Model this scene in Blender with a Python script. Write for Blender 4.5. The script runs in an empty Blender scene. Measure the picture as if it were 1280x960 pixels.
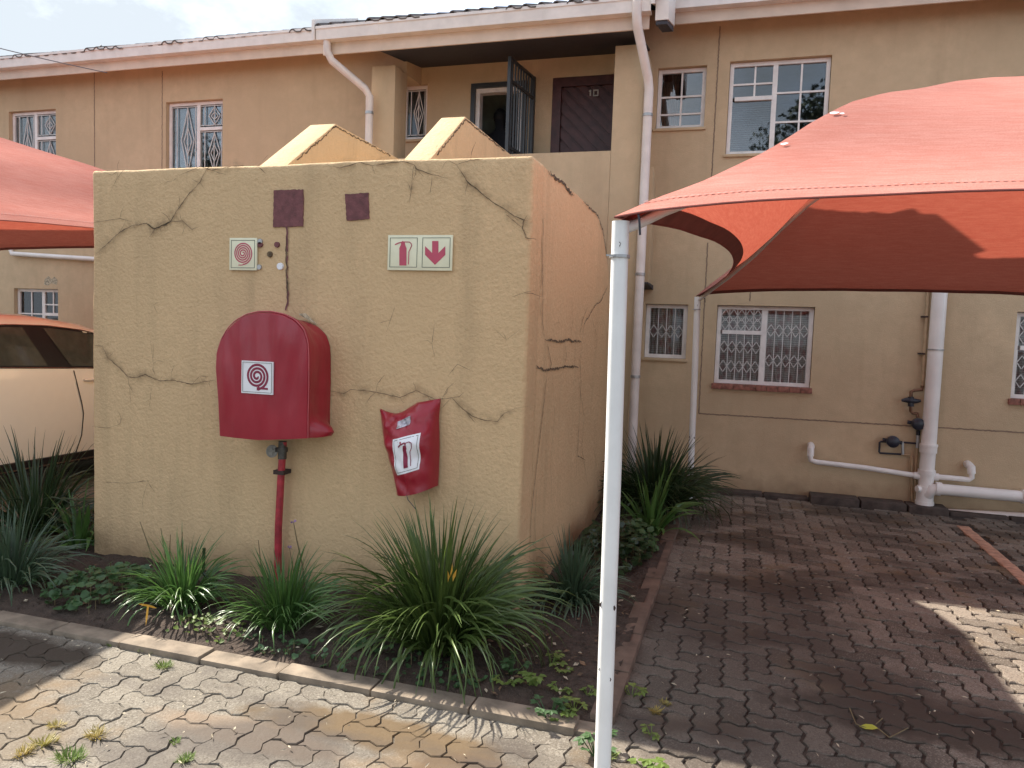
import bpy, bmesh, math, random
from mathutils import Vector, Matrix, noise
R_ = math.radians
S = bpy.context.scene
COL = S.collection

# ------------------------------------------------------------------ camera
F_PX, YAW, PITCH, ROLL, CAMZ = 939.32, 0.293052, 0.0698163, -0.0356445, 1.6
cy, sy, cp, sp = math.cos(YAW), math.sin(YAW), math.cos(PITCH), math.sin(PITCH)
_f = Vector((-sy*cp, cy*cp, -sp)); _r = Vector((cy, sy, 0)); _d = _f.cross(_r)
_c, _s = math.cos(ROLL), math.sin(ROLL)
_r2 = _c*_r + _s*_d; _d2 = -_s*_r + _c*_d
CAM = Vector((0, 0, CAMZ))
cam = bpy.data.cameras.new('camera'); camo = bpy.data.objects.new('camera', cam); COL.objects.link(camo)
cam.sensor_width = 36; cam.lens = F_PX/1280*36; cam.clip_start = .05; cam.clip_end = 2000
Mx = Matrix((( _r2.x, -_d2.x, -_f.x), (_r2.y, -_d2.y, -_f.y), (_r2.z, -_d2.z, -_f.z))).to_4x4()
Mx.translation = CAM; camo.matrix_world = Mx
S.camera = camo

# ------------------------------------------------------------------ world, sun, exposure
GREYOFF = (-4.9, 3.4, -2.4)
SUN_EL, SUN_DIR = R_(44.4), Vector((-.95, .405, 1.0)).normalized()     # towards the sun
w = bpy.data.worlds.new('World'); S.world = w; w.use_nodes = True
wt = w.node_tree; wt.nodes.clear()
def wn(t, **k):
    n = wt.nodes.new(t)
    for a, b in k.items(): setattr(n, a, b)
    return n
out = wn('ShaderNodeOutputWorld'); bg = wn('ShaderNodeBackground'); bg.inputs[1].default_value = .12
sky = wn('ShaderNodeTexSky', sky_type='NISHITA', sun_disc=False)
sky.sun_elevation = SUN_EL; sky.sun_rotation = math.atan2(SUN_DIR.x, SUN_DIR.y)
sky.dust_density = 1.5
tc = wn('ShaderNodeTexCoord'); mp = wn('ShaderNodeMapping'); mp.inputs['Scale'].default_value = (1, 1, 2.0)
mp.inputs['Location'].default_value = (.35, .1, .2)
nz = wn('ShaderNodeTexNoise'); nz.inputs['Scale'].default_value = 1.9; nz.inputs['Detail'].default_value = 7; nz.inputs['Roughness'].default_value = .55
rp = wn('ShaderNodeValToRGB'); rp.color_ramp.elements[0].position = .36; rp.color_ramp.elements[1].position = .62
rp.color_ramp.elements[0].color = (.12,.12,.12,1); rp.color_ramp.elements[1].color = (1,1,1,1)
mx = wn('ShaderNodeMixRGB'); mx.inputs[2].default_value = (3.9, 4.15, 4.5, 1)
L = wt.links.new
# grey undersides of the broken cloud
mpg = wn('ShaderNodeMapping'); mpg.inputs['Location'].default_value = GREYOFF; mpg.inputs['Scale'].default_value = (1, 1, 1.8)
ng = wn('ShaderNodeTexNoise'); ng.inputs['Scale'].default_value = 1.7; ng.inputs['Detail'].default_value = 8; ng.inputs['Roughness'].default_value = .6
rg_ = wn('ShaderNodeValToRGB'); rg_.color_ramp.elements[0].position = .42; rg_.color_ramp.elements[1].position = .60
mg = wn('ShaderNodeMixRGB'); mg.inputs[2].default_value = (2.05, 2.26, 2.47, 1)
L(tc.outputs['Generated'], mp.inputs[0]); L(mp.outputs[0], nz.inputs[0]); L(nz.outputs[0], rp.inputs[0])
L(rp.outputs[0], mx.inputs[0]); L(sky.outputs[0], mx.inputs[1]); L(tc.outputs['Generated'], mpg.inputs[0]); L(mpg.outputs[0], ng.inputs[0]); L(ng.outputs[0], rg_.inputs[0]); L(rg_.outputs[0], mg.inputs[0]); L(mx.outputs[0], mg.inputs[1]); L(mg.outputs[0], bg.inputs[0]); L(bg.outputs[0], out.inputs[0])
sl = bpy.data.lights.new('sun', 'SUN'); so = bpy.data.objects.new('sun', sl); COL.objects.link(so)
sl.energy = 3.3; sl.angle = R_(.6); sl.color = (1, .93, .82)
so.rotation_euler = SUN_DIR.to_track_quat('Z', 'Y').to_euler()
S.view_settings.view_transform = 'Standard'; S.view_settings.look = 'None'
S.view_settings.exposure = 1.72; S.view_settings.gamma = 1

# ------------------------------------------------------------------ picture point -> point on a real plane
def ray(x, y): return _r2*((x-640)/F_PX) + _d2*((y-480)/F_PX) + _f
def onY(x, y, Y): r = ray(x, y); return CAM + r*(Y/r.y)
def onX(x, y, X): r = ray(x, y); return CAM + r*(X/r.x)
def onZ(x, y, z=0): r = ray(x, y); return CAM + r*((z-CAMZ)/r.z)

# ------------------------------------------------------------------ materials
def nt(name):
    m = bpy.data.materials.new(name); m.use_nodes = True; t = m.node_tree
    return m, t, t.nodes['Principled BSDF'], t.nodes['Material Output']
def N(t, typ, ins=None, **k):
    n = t.nodes.new(typ)
    for a, b in k.items(): setattr(n, a, b)
    for a, b in (ins or {}).items(): n.inputs[a].default_value = b
    return n
def pos(t, obj=False):
    if obj: return N(t, 'ShaderNodeTexCoord').outputs['Object']
    return N(t, 'ShaderNodeNewGeometry').outputs['Position']
def ramp(t, src, a, b, ca=(0,0,0,1), cb=(1,1,1,1)):
    r = N(t, 'ShaderNodeValToRGB'); e = r.color_ramp.elements
    e[0].position = a; e[1].position = b; e[0].color = ca; e[1].color = cb
    t.links.new(src, r.inputs[0]); return r.outputs[0]
def noi(t, p, scale, detail=4, rough=.55, stretch=None):
    n = N(t, 'ShaderNodeTexNoise', {'Scale': scale, 'Detail': detail, 'Roughness': rough})
    if stretch:
        m = N(t, 'ShaderNodeMapping'); m.inputs['Scale'].default_value = stretch
        t.links.new(p, m.inputs[0]); p = m.outputs[0]
    t.links.new(p, n.inputs['Vector']); return n.outputs[0]
def mix(t, fac, a, b, mode='MIX'):
    m = N(t, 'ShaderNodeMixRGB', blend_type=mode)
    for i, v in ((0, fac), (1, a), (2, b)):
        if isinstance(v, (int, float)): m.inputs[i].default_value = v
        elif isinstance(v, tuple): m.inputs[i].default_value = (*v[:3], 1)
        else: t.links.new(v, m.inputs[i])
    return m.outputs[0]
def bump(t, b, hs, strength=.5, dist=.004):
    prev = None
    for h, s, d in hs:
        n = N(t, 'ShaderNodeBump', {'Strength': s, 'Distance': d}); t.links.new(h, n.inputs['Height'])
        if prev: t.links.new(prev, n.inputs['Normal'])
        prev = n.outputs[0]
    t.links.new(prev, b.inputs['Normal'])
def plain(name, col, rough=.6, metal=0, var=.12, vs=14, bs=60, bst=.1, obj=False, coat=0):
    m, t, b, o = nt(name); p = pos(t, obj)
    n = noi(t, p, vs); dark = tuple(c*(1-var*1.6) for c in col); lite = tuple(min(1, c*(1+var)) for c in col)
    t.links.new(mix(t, ramp(t, n, .3, .7), dark, lite), b.inputs['Base Color'])
    b.inputs['Roughness'].default_value = rough; b.inputs['Metallic'].default_value = metal
    if coat: b.inputs['Coat Weight'].default_value = coat; b.inputs['Coat Roughness'].default_value = .06
    if bst: bump(t, b, [(noi(t, p, bs, 3), bst, .003)])
    return m
def plaster(name, col, dirt, grain, strength, streak=.35):
    m, t, b, o = nt(name); p = pos(t)
    c = mix(t, ramp(t, noi(t, p, 1.3, 5), .3, .72), tuple(x*.86 for x in col), tuple(x*1.06 for x in col))
    c = mix(t, ramp(t, noi(t, p, 7, 6, .65), .35, .75), c, tuple(x*.86 for x in col))
    c = mix(t, ramp(t, noi(t, p, grain*.9, 3, .6), .35, .7), tuple(x*.86 for x in col), c) if grain < 80 else c
    st = ramp(t, noi(t, p, 5, 5, .6, (1, 1, .12)), .52, .78)
    f = N(t, 'ShaderNodeMath', operation='MULTIPLY'); t.links.new(st, f.inputs[0]); f.inputs[1].default_value = streak
    c = mix(t, f.outputs[0], c, dirt)
    sp_ = ramp(t, noi(t, p, 38, 4, .7), .66, .8)
    f2 = N(t, 'ShaderNodeMath', operation='MULTIPLY'); t.links.new(sp_, f2.inputs[0]); f2.inputs[1].default_value = .6
    bl = ramp(t, noi(t, p, 2.1, 4), .5, .7)
    f3 = N(t, 'ShaderNodeMath', operation='MULTIPLY'); t.links.new(f2.outputs[0], f3.inputs[0]); t.links.new(bl, f3.inputs[1])
    c = mix(t, f3.outputs[0], c, tuple(x*.45 for x in dirt))
    # splash dirt just above the ground
    sx = N(t, 'ShaderNodeSeparateXYZ'); t.links.new(p, sx.inputs[0])
    ad = N(t, 'ShaderNodeMath', operation='MULTIPLY_ADD'); t.links.new(noi(t, p, 5, 5), ad.inputs[0]); ad.inputs[1].default_value = -.4
    t.links.new(sx.outputs[2], ad.inputs[2])
    ad2 = N(t, 'ShaderNodeMath', operation='ADD'); t.links.new(ad.outputs[0], ad2.inputs[0]); ad2.inputs[1].default_value = .25
    mud = ramp(t, ad2.outputs[0], .05, .30, (.5,.5,.5,1), (0,0,0,1))
    c = mix(t, mud, c, (.16,.10,.055))
    t.links.new(c, b.inputs['Base Color']); b.inputs['Roughness'].default_value = .92
    b.inputs['Specular IOR Level'].default_value = .2
    bump(t, b, [(noi(t, p, 20, 4, .5), strength*.6, .010), (noi(t, p, grain, 4, .62), strength, .009), (noi(t, p, grain*3, 2), strength*.6, .002)])
    return m
M = {}
M['block'] = plaster('block plaster', (.71,.50,.285), (.30,.215,.125), 52, .85)
M['wall'] = plaster('wall plaster', (.60,.445,.285), (.27,.19,.125), 110, .5, .2)
M['crack'] = plain('crack dirt', (.15,.105,.062), .95, var=.45, vs=40)
M['mould'] = plain('dark mould', (.09,.065,.045), .95, var=.4, vs=60)
M['joint'] = plain('joint line', (.25,.175,.12), .9)
M['white'] = plain('white gutter paint', (.80,.75,.71), .45, var=.07, vs=6)
M['fascia'] = plain('cream fascia', (.70,.59,.49), .55, var=.07, vs=5)
M['pvc'] = plain('white pvc pipe', (.80,.75,.71), .35, var=.05, vs=5)
M['pinkpipe'] = plain('pinkish painted pipe', (.74,.66,.61), .4, var=.08, vs=6)
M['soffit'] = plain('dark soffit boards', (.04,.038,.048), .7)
M['tile'] = plain('dark roof tile', (.11,.085,.075), .8, var=.35, vs=9)
M['frame'] = plain('window frame paint', (.78,.73,.70), .4, var=.08, vs=10)
M['bar'] = plain('white burglar bar', (.62,.60,.58), .4)
M['dmetal'] = plain('dark gate metal', (.035,.04,.045), .45)
M['door'] = plain('dark red brown door', (.075,.026,.026), .5, var=.25, vs=12)
M['number'] = plain('pale number', (.42,.40,.38), .5)
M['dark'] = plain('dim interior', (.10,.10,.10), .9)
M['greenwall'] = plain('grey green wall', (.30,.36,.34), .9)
M['brickred'] = plain('red sill', (.30,.12,.085), .8, var=.3, vs=25)
M['maroon'] = plain('maroon paint', (.17,.06,.062), .75, var=.2, vs=25, bs=85, bst=.8)
M['redpipe'] = plain('red pipe paint', (.42,.035,.05), .5, var=.25, vs=20)
M['signcream'] = plain('cream sign plate', (.78,.76,.55), .4, var=.04)
M['signwhite'] = plain('white sticker', (.80,.80,.82), .35, var=.03)
M['signred'] = plain('red sign print', (.50,.07,.12), .5, var=.05)
M['signdark'] = plain('dark maroon print', (.23,.015,.05), .5, var=.05)
M['signline'] = plain('dark sign line', (.10,.11,.085), .5, var=.05)
M['silver'] = plain('silver label', (.45,.42,.46), .3, .6, var=.4, vs=60)
M['brass'] = plain('dull valve metal', (.10,.095,.085), .5, .5, var=.3, vs=40)
M['wheelgrey'] = plain('grey hand wheel', (.30,.29,.26), .6, var=.2, vs=50)
M['blackp'] = plain('black plastic', (.02,.022,.035), .4)
M['copper'] = plain('old copper', (.22,.12,.075), .5, .6, var=.3, vs=40)
M['beigepipe'] = plain('painted pipe', (.46,.33,.20), .6)
M['galv'] = plain('galvanised steel', (.42,.42,.42), .45, .7)
M['post'] = plain('white post enamel', (.80,.80,.78), .32, var=.04, vs=5, bs=12, bst=.1)
M['chip'] = plain('rust chip', (.05,.03,.025), .8)
M['kerb'] = plain('kerb concrete', (.235,.185,.135), .9, var=.28, vs=9, bs=120, bst=.6)
M['kerbred'] = plain('brown kerb', (.15,.10,.072), .9, var=.25, vs=9, bs=120, bst=.5)
M['plinth'] = plain('damp plinth', (.075,.055,.045), .9, var=.3, vs=12, bs=80, bst=.6)
M['linebrick'] = plain('salmon bay line', (.50,.29,.20), .85, var=.2, vs=18, bs=120, bst=.4)
M['carpaint'] = plain('cream car paint', (.95,.89,.76), .28, var=.01, bst=0, coat=1)
M['carblack'] = plain('black car trim', (.012,.012,.013), .3, bst=0)
M['carglass'] = plain('tinted car glass', (.07,.075,.06), .06, bst=0)
M['chrome'] = plain('chrome', (.75,.72,.66), .15, 1, bst=0)
M['tyre'] = plain('tyre rubber', (.02,.02,.02), .85)
M['lamp'] = plain('red lamp', (.35,.02,.02), .15, bst=0)
M['headlamp'] = plain('clear lamp', (.6,.62,.65), .1, bst=0)
M['wire'] = plain('grey wire', (.16,.16,.17), .6)
M['bark'] = plain('bark', (.10,.07,.05), .9, var=.3)
M['skin'] = plain('skin', (.13,.07,.05), .6, bst=0)
M['cloth'] = plain('dark clothing', (.015,.017,.025), .9)
M['hair'] = plain('black hair', (.01,.01,.012), .7)
M['tree'] = plain('tree leaves', (.028,.042,.018), .6, var=.4, vs=1.2)
M['yellow'] = plain('yellow withered leaf', (.62,.33,.04), .55)
M['stem'] = plain('dry stalk', (.16,.12,.06), .8)
M['purple'] = plain('mauve flower', (.30,.18,.34), .6)
M['petal'] = plain('pale litter', (.45,.38,.27), .8, var=.4, vs=40)
M['litter'] = plain('brown litter', (.17,.10,.055), .85, var=.5, vs=30)

def leafmat(name, col, col2, rough=.32, tr=.25):
    m, t, b, o = nt(name); oi = N(t, 'ShaderNodeObjectInfo'); p = pos(t)
    c = mix(t, oi.outputs['Random'], col, col2)
    c = mix(t, ramp(t, noi(t, p, 6), .3, .7), c, tuple(x*.75 for x in col))
    t.links.new(c, b.inputs['Base Color']); b.inputs['Roughness'].default_value = rough
    tl = N(t, 'ShaderNodeBsdfTranslucent'); t.links.new(c, tl.inputs[0])
    ms = N(t, 'ShaderNodeMixShader'); ms.inputs[0].default_value = tr
    t.links.new(b.outputs[0], ms.inputs[1]); t.links.new(tl.outputs[0], ms.inputs[2]); t.links.new(ms.outputs[0], o.inputs[0])
    return m
M['leafdark'] = leafmat('dark strap leaf', (.08,.13,.032), (.15,.215,.05))
M['leafgreen'] = leafmat('green strap leaf', (.07,.16,.04), (.14,.25,.06))
M['leafblue'] = leafmat('blue green strap leaf', (.065,.11,.06), (.11,.17,.095))
M['leafdeep'] = leafmat('deep green strap leaf', (.03,.058,.024), (.07,.115,.04))
M['leafround'] = leafmat('round leaf', (.06,.13,.045), (.11,.19,.06), .5)
M['leaflime'] = leafmat('lime leaf', (.16,.24,.05), (.26,.32,.08), .5, .35)
M['leafyellow'] = leafmat('yellow leaf', (.45,.46,.06), (.5,.5,.08), .5)
M['grassdry'] = leafmat('dry grass', (.40,.30,.08), (.30,.30,.09), .6)

def glassmat(nm, base, mul):
    m, t, b, o = nt(nm); t.nodes.remove(b)
    tr = N(t, 'ShaderNodeBsdfTransparent'); tr.inputs[0].default_value = (.78,.80,.80,1)
    g = N(t, 'ShaderNodeBsdfGlossy', {'Roughness': .02}); g.inputs[0].default_value = (.9,.92,.95,1)
    fr = N(t, 'ShaderNodeFresnel', {'IOR': 1.6}); ad = N(t, 'ShaderNodeMath', operation='ADD'); ad.inputs[1].default_value = base
    ml = N(t, 'ShaderNodeMath', operation='MULTIPLY'); ml.inputs[1].default_value = mul; t.links.new(fr.outputs[0], ml.inputs[0]); t.links.new(ml.outputs[0], ad.inputs[0])
    bm = N(t, 'ShaderNodeBump', {'Strength': .08, 'Distance': .01}); t.links.new(noi(t, pos(t), 2.5, 1), bm.inputs['Height']); t.links.new(bm.outputs[0], g.inputs['Normal'])
    ms = N(t, 'ShaderNodeMixShader'); t.links.new(ad.outputs[0], ms.inputs[0]); t.links.new(tr.outputs[0], ms.inputs[1]); t.links.new(g.outputs[0], ms.inputs[2])
    t.links.new(ms.outputs[0], o.inputs[0]); return m
M['glass'] = glassmat('window glass', .04, 1.0)
M['clearglass'] = glassmat('clear window glass', .0, .6)

def fabricmat():
    m, t, b, o = nt('red shade net'); p = pos(t)
    c1 = mix(t, ramp(t, noi(t, p, 3, 5), .3, .7), (.48,.20,.16), (.55,.255,.21))
    wv = N(t, 'ShaderNodeTexWave', {'Scale': 60, 'Distortion': 1.5, 'Detail': 2}); wv.bands_direction = 'Z'; t.links.new(p, wv.inputs[0])
    c1 = mix(t, mix(t, .16, (0,0,0), wv.outputs[1]), c1, (.68,.38,.32))
    nn = noi(t, p, 9, 5, .6, (.3, .3, 5)); c1 = mix(t, mix(t, .3, (0,0,0), ramp(t, nn, .4, .7)), c1, (.55,.18,.14))
    n3 = noi(t, p, 70, 4, .65, (.12, .12, 1.6)); c1 = mix(t, mix(t, .34, (0,0,0), ramp(t, n3, .42, .68)), c1, (.66,.38,.33))
    n4 = noi(t, p, 210, 2, .6); c1 = mix(t, mix(t, .5, (0,0,0), ramp(t, n4, .42, .62)), c1, (.37,.14,.11))
    d = N(t, 'ShaderNodeBsdfDiffuse'); t.links.new(c1, d.inputs[0])
    c2 = mix(t, ramp(t, noi(t, p, 70, 4, .65, (.12, .12, 1.6)), .35, .7), (.58,.12,.075), (.68,.17,.105))
    tl = N(t, 'ShaderNodeBsdfTranslucent'); t.links.new(c2, tl.inputs[0])
    ms = N(t, 'ShaderNodeMixShader'); ms.inputs[0].default_value = .24
    bm = N(t, 'ShaderNodeBump', {'Strength': .35, 'Distance': .002}); t.links.new(n3, bm.inputs['Height']); t.links.new(bm.outputs[0], d.inputs['Normal'])
    t.links.new(d.outputs[0], ms.inputs[1]); t.links.new(tl.outputs[0], ms.inputs[2]); t.links.new(ms.outputs[0], o.inputs[0])
    return m
M['fabric'] = fabricmat()
M['hem'] = plain('fabric hem', (.22,.06,.05), .85)
M['thread'] = plain('seam thread', (.42,.17,.14), .85)

def vinyl():
    m, t, b, o = nt('red vinyl'); p = pos(t)
    t.links.new(mix(t, ramp(t, noi(t, p, 6, 4), .3, .75), (.27,.011,.024), (.33,.017,.032)), b.inputs['Base Color'])
    b.inputs['Roughness'].default_value = .30
    bump(t, b, [(noi(t, p, 9, 3, .5, (1, 1, .25)), .35, .02), (noi(t, p, 260, 2), .1, .001)]); return m
M['vinyl'] = vinyl()
M['piping'] = plain('faded red piping', (.44,.09,.10), .5)

def pavermat():
    m, t, b, o = nt('concrete paver'); p = pos(t); g = N(t, 'ShaderNodeNewGeometry'); oi = N(t, 'ShaderNodeObjectInfo')
    a = N(t, 'ShaderNodeMath', operation='ADD'); t.links.new(g.outputs['Random Per Island'], a.inputs[0]); t.links.new(oi.outputs['Random'], a.inputs[1])
    fr = N(t, 'ShaderNodeMath', operation='FRACT'); t.links.new(a.outputs[0], fr.inputs[0])
    c = mix(t, fr.outputs[0], (.15,.13,.103), (.215,.19,.152))
    sx = N(t, 'ShaderNodeSeparateXYZ'); t.links.new(p, sx.inputs[0])
    # the bay on the right carries a brown film of soil, the lane in front is greyer
    ad = N(t, 'ShaderNodeMath', operation='MULTIPLY_ADD'); t.links.new(noi(t, p, 1.6, 5), ad.inputs[0]); ad.inputs[1].default_value = 1.6; t.links.new(sx.outputs[0], ad.inputs[2])
    c = mix(t, ramp(t, ad.outputs[0], .1, .9), c, mix(t, fr.outputs[0], (.10,.08,.063), (.25,.208,.168)))
    # aggregate
    vo = N(t, 'ShaderNodeTexVoronoi', {'Scale': 190}); t.links.new(p, vo.inputs[0])
    vb = N(t, 'ShaderNodeRGBToBW'); t.links.new(vo.outputs['Color'], vb.inputs[0])
    c = mix(t, mix(t, .4, (0,0,0), ramp(t, vb.outputs[0], .66, .78)), c, (.36,.325,.275))
    c = mix(t, ramp(t, vb.outputs[0], .22, .30, (.6,.6,.6,1), (0,0,0,1)), c, (.09,.075,.06))
    # dried mud and damp patches; the far left one also has ground shade painted in
    mud = ramp(t, noi(t, p, 1.5, 6, .62), .53, .63)
    mm = N(t, 'ShaderNodeMath', operation='MULTIPLY'); t.links.new(mud, mm.inputs[0]); mm.inputs[1].default_value = .62
    c = mix(t, mm.outputs[0], c, (.20,.135,.075))
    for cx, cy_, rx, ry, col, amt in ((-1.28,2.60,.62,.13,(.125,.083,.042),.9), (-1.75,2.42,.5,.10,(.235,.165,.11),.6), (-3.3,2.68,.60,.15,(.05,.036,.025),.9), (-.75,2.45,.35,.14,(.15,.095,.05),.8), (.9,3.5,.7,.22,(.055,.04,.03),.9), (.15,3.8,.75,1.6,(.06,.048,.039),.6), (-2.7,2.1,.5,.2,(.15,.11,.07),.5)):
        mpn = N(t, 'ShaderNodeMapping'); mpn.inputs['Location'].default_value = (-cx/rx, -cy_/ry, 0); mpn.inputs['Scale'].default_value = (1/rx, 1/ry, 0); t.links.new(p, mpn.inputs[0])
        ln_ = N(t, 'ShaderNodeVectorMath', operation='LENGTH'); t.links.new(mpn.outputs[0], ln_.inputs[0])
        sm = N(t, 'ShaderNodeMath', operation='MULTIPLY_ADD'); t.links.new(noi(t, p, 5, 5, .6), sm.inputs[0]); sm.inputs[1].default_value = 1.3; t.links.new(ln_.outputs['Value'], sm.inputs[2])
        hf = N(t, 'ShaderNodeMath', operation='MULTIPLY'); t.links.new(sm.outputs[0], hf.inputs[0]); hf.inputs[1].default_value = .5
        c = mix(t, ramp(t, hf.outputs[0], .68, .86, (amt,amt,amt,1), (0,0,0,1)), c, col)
    damp = ramp(t, noi(t, p, .95, 5, .55, (1, 1.6, 1)), .50, .60)
    dm = N(t, 'ShaderNodeMath', operation='MULTIPLY'); t.links.new(damp, dm.inputs[0])
    t.links.new(ramp(t, sx.outputs[0], .5, .52), dm.inputs[1]); 
    dm2 = N(t, 'ShaderNodeMath', operation='MULTIPLY'); t.links.new(damp, dm2.inputs[0]); dm2.inputs[1].default_value = .75
    c = mix(t, dm2.outputs[0], c, (.055,.042,.034))
    t.links.new(c, b.inputs['Base Color'])
    rr = ramp(t, damp, 0, 1, (.93,.93,.93,1), (.7,.7,.7,1)); t.links.new(rr, b.inputs['Roughness']); b.inputs['Specular IOR Level'].default_value = .3
    bump(t, b, [(noi(t, p, 34, 4), .45, .004), (vb.outputs[0], .5, .0025)]); return m
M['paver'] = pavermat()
def stainmat():
    m, t, b, o = nt('crack stain'); p = pos(t); b.inputs['Base Color'].default_value = (.26,.185,.105,1); b.inputs['Roughness'].default_value = .95
    at_ = N(t, 'ShaderNodeAttribute', attribute_name='fade'); tr = N(t, 'ShaderNodeBsdfTransparent')
    f = N(t, 'ShaderNodeMath', operation='MULTIPLY'); t.links.new(ramp(t, noi(t, p, 14, 5, .65), .42, .72), f.inputs[0]); t.links.new(at_.outputs['Fac'], f.inputs[1])
    f2 = N(t, 'ShaderNodeMath', operation='MULTIPLY'); t.links.new(f.outputs[0], f2.inputs[0]); f2.inputs[1].default_value = .5
    ms = N(t, 'ShaderNodeMixShader'); t.links.new(f2.outputs[0], ms.inputs[0]); t.links.new(tr.outputs[0], ms.inputs[1]); t.links.new(b.outputs[0], ms.inputs[2]); t.links.new(ms.outputs[0], o.inputs[0]); return m
M['stain'] = stainmat()
M['sand'] = plain('joint soil', (.05,.037,.028), .95, var=.4, vs=30, bs=200, bst=.6)
M['lanesand'] = plain('lane joint sand', (.115,.094,.07), .95, var=.4, vs=30, bs=200, bst=.6)
def soilmat():
    m, t, b, o = nt('garden soil'); p = pos(t)
    c = mix(t, ramp(t, noi(t, p, 18, 6, .7), .3, .7), (.028,.018,.012), (.078,.052,.037))
    c = mix(t, ramp(t, noi(t, p, 120, 3, .7), .6, .75), c, (.17,.11,.08))
    t.links.new(c, b.inputs['Base Color']); b.inputs['Roughness'].default_value = .95
    bump(t, b, [(noi(t, p, 30, 5, .6), .9, .02), (noi(t, p, 150, 3), .8, .004)]); return m
M['soil'] = soilmat()
def curtainmat():
    m, t, b, o = nt('lace curtain'); p = pos(t)
    v = N(t, 'ShaderNodeTexVoronoi', {'Scale': 11}); mp_ = N(t, 'ShaderNodeMapping'); mp_.inputs['Scale'].default_value = (1.6, .3, 1); t.links.new(p, mp_.inputs[0]); t.links.new(mp_.outputs[0], v.inputs[0])
    c = mix(t, ramp(t, v.outputs[0], .25, .55), (.72,.44,.44), (.85,.80,.76))
    wv = N(t, 'ShaderNodeTexWave', {'Scale': 14, 'Distortion': 2}); wv.bands_direction = 'Z'; t.links.new(p, wv.inputs[0])
    c = mix(t, mix(t, .45, (0,0,0), wv.outputs[1]), c, (.34,.22,.22))
    t.links.new(c, b.inputs['Base Color']); b.inputs['Roughness'].default_value = .9; return m
M['curtain'] = curtainmat()
M['browncurtain'] = plain('brown curtain', (.40,.19,.12), .9, var=.2, vs=12)
M['greycurtain'] = plain('grey curtain', (.33,.34,.36), .9, var=.25, vs=5)
M['blind'] = plain('grey blind slats', (.24,.25,.27), .6)

# ------------------------------------------------------------------ mesh helpers
class MB:
    def __init__(s): s.v = []; s.f = []
    def add(s, vs, fs):
        o = len(s.v); s.v += [tuple(v) for v in vs]; s.f += [tuple(i+o for i in f) for f in fs]; return s
    def box(s, x0, x1, y0, y1, z0, z1):
        return s.add([(x0,y0,z0),(x1,y0,z0),(x1,y1,z0),(x0,y1,z0),(x0,y0,z1),(x1,y0,z1),(x1,y1,z1),(x0,y1,z1)],
                     [(0,3,2,1),(4,5,6,7),(0,1,5,4),(1,2,6,5),(2,3,7,6),(3,0,4,7)])
    def quad(s, a, b, c, d): return s.add([a,b,c,d], [(0,1,2,3)])
    def prism(s, poly, axis, a, b):
        n = len(poly)
        def pt(p, h): return {'x': (h, p[0], p[1]), 'y': (p[0], h, p[1]), 'z': (p[0], p[1], h)}[axis]
        vs = [pt(p, a) for p in poly] + [pt(p, b) for p in poly]
        return s.add(vs, [tuple(range(n)), tuple(range(2*n-1, n-1, -1))] + [(i, i+n, (i+1) % n + n, (i+1) % n) for i in range(n)])
    def bar(s, a, b, wd, dp=None):
        a, b = Vector(a), Vector(b); d = (b-a).normalized(); dp = dp or wd
        u = d.cross(Vector((0,1,0))); u = (u if u.length > .05 else d.cross(Vector((1,0,0)))).normalized(); v = d.cross(u)
        vs = []
        for p in (a, b):
            for i, j in ((-1,-1),(1,-1),(1,1),(-1,1)): vs.append(p + u*i*wd/2 + v*j*dp/2)
        return s.add(vs, [(0,1,2,3),(7,6,5,4),(0,4,5,1),(1,5,6,2),(2,6,7,3),(3,7,4,0)])
    def tube(s, pts, r, n=10, cap=True):
        pts = [Vector(p) for p in pts]; rr = r if isinstance(r, (list, tuple)) else [r]*len(pts); vs = []; fs = []
        ref = None
        for i, p in enumerate(pts):
            d = (pts[min(i+1, len(pts)-1)] - pts[max(i-1, 0)]).normalized()
            if ref is None:
                ref = d.cross(Vector((0,0,1)));  ref = ref if ref.length > .1 else d.cross(Vector((1,0,0)))
            u = (ref - d*ref.dot(d)).normalized(); ref = u; v = d.cross(u)
            for k in range(n):
                a = 2*math.pi*k/n; vs.append(p + (u*math.cos(a) + v*math.sin(a))*rr[i])
        for i in range(len(pts)-1):
            for k in range(n): fs.append((i*n+k, i*n+(k+1) % n, (i+1)*n+(k+1) % n, (i+1)*n+k))
        if cap: fs.append(tuple(range(n-1, -1, -1))); fs.append(tuple(range(len(vs)-n, len(vs))))
        return s.add(vs, fs)
    def mesh(s, name, mat, off=(0,0,0), smooth=False, fix=True):
        me = bpy.data.meshes.new(name)
        o = Vector(off); me.from_pydata([tuple(Vector(v)-o) for v in s.v], [], s.f)
        if fix:
            bm = bmesh.new(); bm.from_mesh(me); bmesh.ops.recalc_face_normals(bm, faces=bm.faces); bm.to_mesh(me); bm.free()
        me.materials.append(M[mat])
        if smooth: me.shade_smooth()
        return me
def world_of(o):
    v = Vector(o.location)
    while o.parent: o = o.parent; v += o.location
    return v
def build(name, mb, mat, parent=None, smooth=False, bevel=0, loc=None, fix=True):
    off = world_of(parent) if parent else Vector((0,0,0))
    base = Vector(loc) if loc is not None else off
    me = mb.mesh(name, mat, base, smooth, fix)
    if bevel:
        bm = bmesh.new(); bm.from_mesh(me); bmesh.ops.bevel(bm, geom=list(bm.edges), offset=bevel, segments=2, profile=.6, affect='EDGES', clamp_overlap=True); bm.to_mesh(me); bm.free()
        me.shade_smooth(); 
        try: me.set_sharp_from_angle(angle=R_(35))
        except Exception: pass
    elif smooth:
        try: me.set_sharp_from_angle(angle=R_(45))
        except Exception: pass
    o = bpy.data.objects.new(name, me); COL.objects.link(o)
    if parent: o.parent = parent
    o.location = base - off
    return o
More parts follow.
